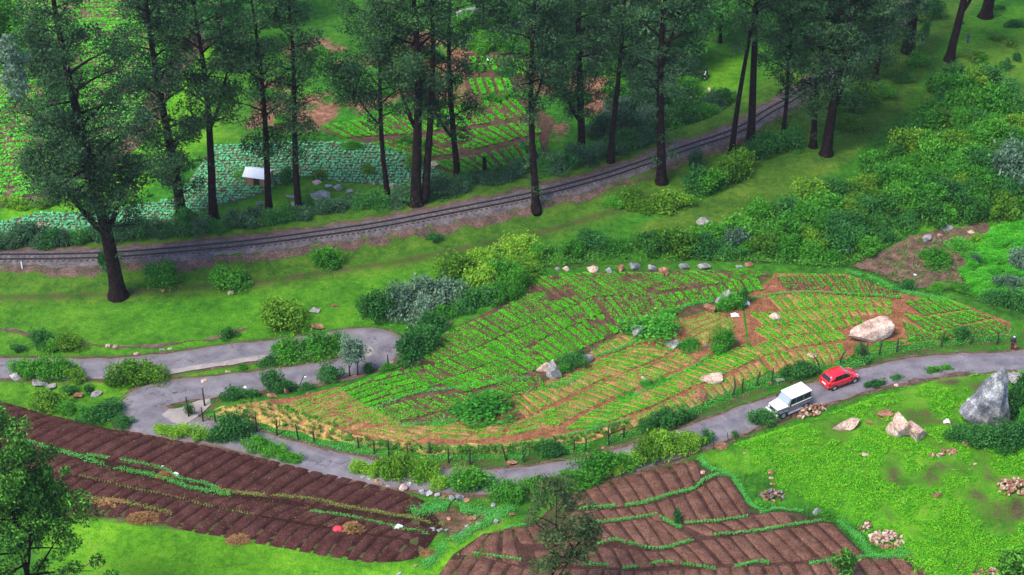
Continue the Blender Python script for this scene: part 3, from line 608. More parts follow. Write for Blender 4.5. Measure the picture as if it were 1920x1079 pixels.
tag(link('cabbage_crop', mesh_np('cabbage_crop', LV, LF, [M['cabbage']])), 'blue green cabbages planted in rows beyond the railway', 'cabbages', None, 'stuff')

# ------------------------------------------------------------------ grass, weeds, verges (nobody could count them)
def scatter(poly, n, W=None):
    W = UP(poly)[:, :2] if W is None else W; out = []; tot = 0
    lo, hi = W.min(0), W.max(0)
    while tot < n:
        p = lo + (hi - lo) * rng.random((n, 2)); p = p[inside(p, W)]; out.append(p); tot += len(p)
    return np.vstack(out)[:n]
def onz(q, dz=0.0): return np.column_stack([q, hz(q[:, 0], q[:, 1]) + dz])
VIEW = [(-60, -20), (1980, -20), (1980, 1100), (-60, 1100)]
def blocked(q):
    b = seg_dist(q, roadL[::4]) < 2.2
    b |= seg_dist(q, railL[::4]) < 2.6
    for poly in (fField, BROWN_L, BROWN_R, CAB): b |= inside(q, poly)
    return b
q = scatter(VIEW, 105000); q = q[~blocked(q)]
kp = vnoise(q[:, 0], q[:, 1], 3, 31) + vnoise(q[:, 0], q[:, 1], .9, 32) > -.25; q = q[kp]
V, F = leaves(onz(q, .03) + np.c_[np.zeros((len(q), 2)), rng.uniform(-.03, .06, len(q))], .2, 1.3, .35); tag(link('grass', mesh_np('grass', V, F, [M['grass']])), 'short green grass over the meadows and slopes', 'grass', None, 'stuff')
q = scatter([(1325, 852), (1480, 800), (1640, 745), (1760, 708), (1945, 696), (1960, 1100), (1725, 1100), (1660, 1035), (1560, 960), (1430, 900), (1330, 872)], 120000)
kp = 1.2 * vnoise(q[:, 0], q[:, 1], 5, 9) + vnoise(q[:, 0], q[:, 1], 1.8, 34) + .8 * vnoise(q[:, 0], q[:, 1], .7, 35) < -.02; q = q[kp]
V, F = leaves(onz(q, .08) + np.c_[np.zeros((len(q), 2)), rng.uniform(-.05, .14, len(q))], .16, .6, .6)
tag(link('meadow_weeds', mesh_np('meadow_weeds', V, F, [M['weed']])), 'low bright green leafy weeds covering the stony slope', 'weeds', None, 'stuff')
q = scatter(THICKET, 34000); V, F = leaves(onz(q, .15) + np.c_[np.zeros((len(q), 2)), rng.uniform(-.1, .45, len(q))], .32, .5, .55)
tag(link('thicket_undergrowth', mesh_np('thicket_undergrowth', V, F, [M['under']])), 'tangled green undergrowth between the thicket bushes', 'undergrowth', None, 'stuff')
vp, vl, vd = [], [], []
def verge(pts, width, n, hgt=.3):
    L = spline(UP(pts)[:, :2], .3); n = int(n * 2.2); i = rng.integers(0, len(L), n); q = L[i] + rng.normal(0, width * .3, (n, 2))
    kp = vnoise(q[:, 0], q[:, 1], 1.6, 36) > -.33; q = q[kp]
    V, _ = leaves(onz(q, .05) + np.c_[np.zeros((len(q), 2)), rng.uniform(0, hgt, len(q))], .14, 1.0, .45); return V
VG = [([(695, 770), (760, 745), (800, 735), (855, 730), (960, 713), (985, 712)], .5, 900), ([(870, 790), (900, 800), (960, 793)], .5, 300), ([(700, 800), (760, 800), (830, 795), (865, 785)], .8, 900),
      ([(1030, 728), (1060, 722), (1085, 706)], .9, 500), ([(1110, 672), (1165, 655), (1200, 637), (1230, 625)], .35, 600), ([(1250, 595), (1290, 575), (1330, 568), (1380, 565)], .5, 700),
      ([(960, 848), (1040, 838), (1100, 815), (1150, 770), (1200, 740), (1290, 695), (1330, 668)], .4, 1300), ([(1400, 565), (1440, 556), (1500, 550), (1580, 553), (1680, 560)], .3, 800),
      ([(1590, 512), (1640, 525), (1690, 548), (1780, 565)], .7, 1500), ([(640, 832), (760, 842), (880, 843), (980, 836), (1080, 815), (1180, 788)], .45, 1600),
      ([(390, 783), (500, 806), (640, 842), (760, 858), (900, 862), (1000, 856), (1100, 838), (1200, 808), (1290, 774)], .8, 2600), ([(1290, 774), (1370, 740), (1460, 710), (1540, 690), (1600, 684), (1660, 660), (1770, 645), (1900, 632)], 1.0, 2400),
      ([(-20, 808), (60, 832), (135, 854), (190, 871), (250, 886), (295, 894), (350, 914), (400, 924), (430, 929)], .5, 1500), ([(165, 855), (235, 866), (300, 879), (345, 901), (387, 909), (412, 921)], .35, 700),
      ([(585, 962), (650, 970), (720, 985), (760, 995), (800, 1003)], .3, 500), ([(800, 1060), (830, 1030), (880, 1000), (925, 975), (960, 950)], 1.1, 2200), ([(780, 960), (830, 950), (890, 960), (930, 965)], 1.3, 2000),
      ([(1083, 956), (1150, 951), (1200, 946), (1250, 931), (1300, 918), (1316, 904), (1340, 893), (1365, 893)], .35, 1100), ([(1110, 982), (1170, 976), (1230, 967)], .25, 350), ([(1240, 972), (1262, 985), (1275, 990)], .3, 250),
      ([(1285, 983), (1340, 979), (1400, 970), (1470, 955)], .22, 500), ([(1122, 1022), (1150, 1014), (1180, 1020), (1238, 1030), (1300, 1014), (1310, 1008), (1400, 1000), (1480, 987), (1545, 978)], .26, 1100),
      ([(1100, 1060), (1140, 1062)], .25, 120), ([(1170, 1068), (1210, 1062), (1240, 1055)], .25, 250), ([(1250, 1056), (1300, 1062), (1340, 1068)], .22, 220), ([(1380, 1064), (1420, 1055), (1440, 1058)], .3, 200), ([(1520, 1058), (1580, 1050), (1640, 1045), (1690, 1032)], .3, 500),
      ([(1315, 862), (1330, 880), (1370, 893), (1410, 950), (1440, 955), (1500, 960)], .6, 1500), ([(1560, 970), (1610, 1010), (1640, 1045), (1700, 1040)], .8, 1300), ([(905, 1003), (985, 985)], .3, 200), ([(860, 1043), (920, 1044), (975, 1052)], .25, 250)]
V = np.vstack([verge(*a) for a in VG]); tag(link('grass_verge', mesh_np('grass_verge', V, np.arange(len(V)).reshape(-1, 4), [M['verge']])), 'pale green grass tufts along the terrace edges', 'grass', None, 'stuff')
VD = [([(410, 921), (475, 929), (520, 932), (592, 939), (642, 951), (705, 961), (745, 969), (830, 985)], .35, 1200), ([(150, 938), (200, 938), (260, 950), (320, 965)], .45, 500), ([(150, 895), (225, 912), (317, 932), (412, 955), (475, 967)], .15, 220)]
V = np.vstack([verge(*a) for a in VD]); tag(link('dry_grass_ridge', mesh_np('dry_grass_ridge', V, np.arange(len(V)).reshape(-1, 4), [M['vergedry']])), 'yellowing grass along the ridges of the ploughed field', 'grass', None, 'stuff')

# ------------------------------------------------------------------ trees
def make_tree(name, label, group, px, py, trunk_px, crown_py, crown_px, H, seed, dens=1.0, lean=0.0, fork=None, leaf='euca', bark='bark', lsize=.34,
              low=0, twin=False, peak=.35, clump=1.25, top=.35, nleaf=140, base=None):
    g = np.random.default_rng(seed); b = U(px, py) if base is None else np.asarray(base); s = scale_at(b); r0 = .5 * trunk_px / s
    zc = max(1.0, z_for_py(b, crown_py) - b[2]); W = crown_px / s * (1.1 if crown_px > 250 else .98 if leaf == 'euca' else 1.0)
    root = thing(name, label, 'tree', b, 0, group)
    tb = MB(); n = 14; zs = np.linspace(0, H, n); ph = g.uniform(0, 6.28, 2)
    sway = .012 * H
    cx = lean * zs + sway * (np.sin(zs / H * 5 + ph[0]) - math.sin(ph[0])) * np.minimum(1, zs / 4); cy = sway * (np.sin(zs / H * 4 + ph[1]) - math.sin(ph[1])) * np.minimum(1, zs / 4)
    C3 = np.column_stack([cx, cy, zs])
    rad = r0 * (1 - .86 * (zs / H) ** .9); rings = [C3[0] - [0, 0, .6], C3[0] + [0, 0, .02], C3[0] * .6 + C3[1] * .4]
    pts = [C3[0] - np.array([0, 0, .6]), C3[0], C3[0] * .75 + C3[1] * .25, C3[0] * .4 + C3[1] * .6] + list(C3[1:]); rr = [r0 * 1.75, r0 * 1.5, r0 * 1.14, r0 * 1.0] + list(rad[1:])
    tb.tube(pts, rr, 9)
    at = lambda z: np.array([np.interp(z, zs, cx), np.interp(z, zs, cy), z]); rat = lambda z: float(np.interp(z, zs, rad))
    cents = []; crad = []
    stems = [(at, rat, zc, H, 1.0)]
    if twin:
        off = np.array([r0 * 1.6, .3, 0]); tb.tube([off * .5 - [0, 0, .3]] + [at(z) + off * (1 + .03 * z) for z in np.linspace(1, H * .9, 9)], list(np.linspace(r0 * .8, .08, 10)), 8)
    for fz, fx, fh in ([] if fork is None else fork if isinstance(fork, list) else [fork]):
        p0 = at(fz); L = [p0 + np.array([fx * t ** .8, .25 * fx * t, (fh - fz) * t]) for t in np.linspace(0, 1, 8)]
        tb.tube(L, list(np.linspace(rat(fz) * .55, .06, 8)), 7)
        La = np.array(L); stems.append((lambda z, La=La: np.array([np.interp(z, La[:, 2], La[:, 0]), np.interp(z, La[:, 2], La[:, 1]), z]), lambda z: .15, fz + .35 * (fh - fz), fh, .6))
    az = g.uniform(0, 6.28)
    for (fa, fr, z0, z1, ws) in stems:
        nb = int((10 + (z1 - z0) * 1.15) * min(1.25, .6 + .4 * dens))
        for i in range(nb):
            f = (i + g.uniform(0, .8)) / nb; z = z0 + (z1 - z0) * f; az += 2.4 + g.normal(0, .35)
            shp = (.45 + .55 * min(1, f / .22)) * (1 - (1 - top) * max(0, (f - peak) / (1 - peak)))
            L = .5 * W * ws * shp * g.uniform(.65, 1.12); p0 = fa(z); d = np.array([math.cos(az), math.sin(az), 0]); up = g.uniform(.35, .95)
            B = [p0 + d * L * t + np.array([0, 0, L * up * (t - .38 * t * t)]) for t in np.linspace(0, 1, 6)]
            br = max(.04, min(fr(z) * .55, .028 * L + .03)); tb.tube(B, list(np.linspace(br, .02, 6)), 5)
            B = np.array(B); nc = max(2, int(L * 1.0 * dens + g.uniform(0, 1.4)))
            for c in range(nc):
                t = g.uniform(.35, 1.1); k = min(4.999, t * 5); i0 = int(k); pb = B[i0] + (B[i0 + 1] - B[i0]) * (k - i0)
                cc = pb + g.normal(0, 1, 3) * np.array([.15, .15, .10]) * (L * .8 + 1) + np.array([0, 0, .25]); cents.append(cc); crad.append(clump * g.uniform(.7, 1.35))
                if g.random() < .5: tb.tube([pb, pb * .5 + cc * .5 + [0, 0, .15], cc], [.035, .025, .012], 4)
    for i in range(low):                                # sprays of leaves low on the stem
        z = g.uniform(.25, 1) * zc; a = g.uniform(0, 6.28); cents.append(at(z) + np.array([math.cos(a), math.sin(a), .2]) * g.uniform(.6, 1.8)); crad.append(clump * g.uniform(.4, .75))
        tb.tube([at(z - .5), cents[-1]], [.06, .02], 4)
    cents = np.array(cents); crad = np.array(crad)
    P = []; 
    for c, r in zip(cents, crad):
        m = int(nleaf * (r / clump) ** 1.7); e = in_ellipsoid(m, g, .35) * np.array([r * g.uniform(.9, 1.3), r * g.uniform(.9, 1.3), r * .62]); e[:, 2] -= .22 * (e[:, 0] ** 2 + e[:, 1] ** 2) / r; P.append(c + e)
    P = np.vstack(P); P = P[P[:, 2] > .3]
    tb.build('trunk', M[bark], root, True)
    V, F = leaves(P, lsize, .35, .46, .5, g); link('crown', mesh_np('crown', V, F, [M[leaf]]), root)
    return root
GT = 'tall eucalyptus trees lining the railway'
TREES = [
 (222, 556, 29, 425, 285, 44, 11, .9, -.02, [(8.5, -5.5, 20), (9.0, 3.6, 17), (9.6, -2.0, 24)], dict(low=3, peak=.12, top=.15), 'huge dark eucalyptus with thick flared trunk standing alone below the railway'),
 (342, 417, 21, 385, 150, 38, 12, 1.0, 0, None, {}, 'eucalyptus with stout short bare trunk rising from the hedge near the cabbage field'),
 (401, 411, 17, 262, 165, 38, 13, .85, .0, (12, 4.0, 24), {}, 'eucalyptus forking high above a bare trunk beside the cabbage field'),
 (505, 400, 14, 300, 110, 36, 14, .75, .0, None, {}, 'slim eucalyptus standing in front of the small white roofed hut'),
 (561, 402, 14, 300, 120, 36, 15, .7, .0, None, {}, 'slim eucalyptus just beyond the hut with patchy crown over red earth'),
 (727, 372, 11, 235, 150, 36, 16, .65, -.01, (10.5, -4.5, 19), {}, 'slender eucalyptus with one low limb reaching over the cabbage patch'),
 (780, 384, 21, 215, 190, 40, 17, .75, .0, (10, -4, 26), dict(twin=True), 'thick twin-stemmed eucalyptus with reddish bark strip in the hedge'),
 (858, 340, 13, 255, 125, 38, 18, .75, .0, (6, -4.5, 16), {}, 'straight eucalyptus between the hedge and the bright row field'),
 (1005, 392, 15, 225, 130, 40, 19, .7, .0, (13, 3.0, 27), dict(low=9), 'tall straight eucalyptus on the verge in front of the rails with leafy sprays'),
 (1090, 287, 16, 215, 150, 36, 20, 1.0, .0, (4.5, -4, 14), {}, 'eucalyptus with dense dark crown behind the hedge past the row field'),
 (1145, 304, 12, 150, 120, 38, 21, .7, .0, None, dict(low=6), 'bare-stemmed eucalyptus close behind the rails by the leaning tree'),
 (1240, 342, 19, 205, 170, 40, 22, .7, -.01, (17, 3.5, 30), dict(low=14), 'eucalyptus with swollen leaning root foot on the bank below the rails'),
 (1372, 285, 11, 90, 130, 40, 23, .55, .03, None, {}, 'crooked slender eucalyptus leaning over the rails'),
 (1407, 268, 16, 80, 120, 42, 24, .6, .0, None, {}, 'straight reddish-trunked eucalyptus next to the crooked one'),
 (1467, 263, 9, 185, 130, 34, 25, 1.0, .0, None, dict(low=3), 'thin eucalyptus with drooping crown above the bank bushes'),
 (1524, 276, 13, 205, 110, 36, 26, .8, .0, None, dict(low=2), 'eucalyptus of the close pair with the thinner stem'),
 (1549, 290, 20, 205, 185, 40, 27, .95, .0, (6, 3, 22), {}, 'massive eucalyptus of the close pair with broad dark crown'),
 (1640, 150, 11, 130, 110, 26, 28, .9, .0, None, {}, 'dark low-crowned eucalyptus at the upper end of the bank'),
 (1694, 98, 10, 90, 90, 34, 29, .8, .0, None, {}, 'thin eucalyptus next to the rails at the top of the grass strip'),
 (1706, 102, 12, 0, 100, 36, 30, .8, .0, None, {}, 'pale brown eucalyptus trunk at the top of the grass strip'),
 (1780, 113, 17, -60, 120, 34, 31, .6, .02, (7.0, 3.5, 16), {}, 'forked eucalyptus near the person in blue on the upper slope'),
 (1848, 32, 22, -140, 140, 34, 32, .6, .01, None, {}, 'broad eucalyptus trunk highest up the open slope')]
for (x, y, tw, cy_, cw, H, sd, dn, le, fk, kw, lab) in TREES:
    make_tree('eucalyptus_tree', lab, GT, x, y, tw, cy_, cw, H, sd, dn, le, fk, **kw)
GB = 'trees on the slopes beyond the railway'
make_tree('pale_tree', 'pale grey-green young tree on the tea slope', GB, 40, 215, 4, 190, 46, 11, 41, 1.1, 0, None, 'euca_far', 'barkp', .5, clump=1.0, top=.3, nleaf=60)
make_tree('round_tree', 'leafy green tree overhanging the tea slope corner', GB, 8, 130, 8, 110, 120, 13, 42, 1.2, 0, None, 'b_g', 'bark', .5, clump=1.5, nleaf=90)
make_tree('valley_tree', 'thin tree on the scrub below the grey outcrop', GB, 906, 72, 3, 40, 45, 14, 43, .7, 0, None, 'euca', 'bark', .5, nleaf=60)
make_tree('valley_tree', 'thin tree beside the one below the grey outcrop', GB, 941, 76, 3, 50, 50, 14, 44, .7, 0, None, 'euca', 'bark', .5, nleaf=60)
make_tree('dark_tree', 'dark dense tree half hidden behind the huge eucalyptus', GB, 85, 165, 6, 150, 60, 9, 45, 1.4, 0, None, 'euca', 'bark', .5, nleaf=90)
for i, (x, y, cw, H) in enumerate([(1210, 150, 110, 14), (1285, 130, 100, 12), (1130, 110, 90, 15), (1350, 80, 110, 14), (1060, 70, 100, 16), (1240, 60, 110, 15), (300, 60, 120, 18), (420, 110, 110, 18), (520, 40, 110, 18), (1480, 110, 120, 14), (1560, 60, 130, 16)]):
    make_tree('hillside_tree', ('broad ' if cw > 105 else 'narrow ') + ('tall ' if H > 16 else 'low ') + ('green' if i % 2 else 'bluish dark green') + ' tree in the wood behind the eucalyptus row', 'trees of the wood behind the eucalyptus row', x, y, 7, y - 20, cw, H, 60 + i, 1.0, 0, None, 'b_d' if i % 2 else 'hedge', 'bark', .6, clump=1.5, nleaf=55)
# trees on the near slope, standing just below the picture
make_tree('slope_tree', 'dark leafy tree at the foot of the bright grass with dense foliage', 'trees on the near slope', 92, 1225, 15, 1150, 270, 25.0, 58, 1.0, 0, (9, 1.8, 19), 'fgtree', 'bark', .30, clump=.85, top=.22, peak=.25, nleaf=190)
make_tree('feathery_tree', 'thin olive tree with feathery foliage standing before the reddish field', 'trees on the near slope', 1036, 1150, 6, 1085, 150, 15.2, 52, .5, -.012, (3.5, 2.9, 10), 'fgolive', 'bark', .32, clump=.78, top=.2, nleaf=105)
make_tree('young_conifer', 'small dark green sapling at the edge of the reddish field', 'trees on the near slope', 1582, 1092, 3, 1086, 44, 3.3, 53, 2.2, 0, None, 'fgtree', 'bark', .25, clump=.4, top=.1, nleaf=60)
make_tree('slope_tree', 'dark bushy treetop at the corner of the stony slope', 'trees on the near slope', 1915, 1125, 8, 1110, 80, 5.0, 54, 1.6, 0, None, 'fgtree', 'bark', .4, clump=.8, nleaf=90)
make_tree('young_tree', 'small pale-leaved roadside tree with two thin stems at the hairpin', None, 656, 706, 3, 683, 26, 4.4, 55, .9, -.02, (1.0, .9, 3.6), 'euca_far', 'bark', .26, clump=.5, nleaf=45)
make_tree('young_tree', 'small leafy tree with a single thin stem beside the pale-leaved one', None, 671, 704, 3, 680, 30, 4.2, 56, .9, .02, None, 'b_b', 'bark', .26, clump=.5, nleaf=45)

# ------------------------------------------------------------------ bushes
def bush_mesh(seed, lobes=9, n=1500, size=.17):
    g = np.random.default_rng(seed); P = []; tb = MB()
    for i in range(lobes):
        a = g.uniform(0, 6.28); r = g.uniform(0, .62) if i else 0; c = np.array([math.cos(a) * r, math.sin(a) * r, g.uniform(.18, .62) * (1 - .5 * r)]); rr = g.uniform(.26, .46)
        m = int(n / lobes); e = in_ellipsoid(m, g, .5) * rr * (1 + .35 * g.normal(size=(m, 1)) * (g.random((m, 1)) < .3)); e[:, 2] *= .85; P.append(c + e)
    P = np.vstack(P); P = P[P[:, 2] > -.02]; ext = np.percentile(np.linalg.norm(P[:, :2], axis=1), 90); P[:, :2] /= ext; P[:, 2] /= np.percentile(P[:, 2], 97)
    V, F = leaves(P, size, .45, .55, .1, g); return mesh_np('bush', V, F, [M['b_g']])
BM = [bush_mesh(100 + i, 10 + i % 6, 3400, .14) for i in range(7)]
BF = [bush_mesh(120 + i, 9, 1300, .19) for i in range(4)]     # coarser, for the many small ones
def bush(name, label, cat, group, px, py, wpx, hpx, mat, coarse=False):
    if py > 640 and px < 700: wpx, hpx = wpx * .9, hpx * .86
    b0 = U(px, py); s = scale_at(b0); k = k_at(b0); ck = math.sqrt(1 - k * k); W = .95 * wpx / s
    dpx = min(1.05 * wpx, max(.5 * wpx, .7 * hpx / k)); ap = min(.45 * hpx, .5 * dpx * k); hh = max(.34 * W, 1.12 * math.sqrt(hpx * hpx - 2 * hpx * ap) / (ck * s)); b = U(px, py - ap); Dm = .95 * dpx / s
    o = link(name, random.choice(BF if coarse else BM), None, b - np.array([0, 0, .05]), (0, 0, random.choice((0, math.pi)) + random.uniform(-.35, .35)), (W * .5, Dm * .5, hh))
    o.material_slots[0].link = 'OBJECT'; o.material_slots[0].material = M[mat]
    return tag(o, label, cat, group)
import re
TONE = dict(b_d='dark green', b_g='mid-green', b_y='yellow-green', b_l='light green', b_b='grey-green', ivy='bright green', hedge='bluish dark green', under='dull green', tea='bright green')
def look(lab, ww, mt):
    m = re.match(r'(round |small |low |broad |rounded |large )?(dark green |yellow-green |light green |bluish green |grey-green |dark |green )?(bush|shrub|scrub bush|plant)\b(.*)', lab)
    if not m: return lab
    size = 'small' if ww < 42 else 'large' if ww > 66 else 'medium'
    return size + ' ' + TONE[mt] + ' ' + m.group(3) + m.group(4)
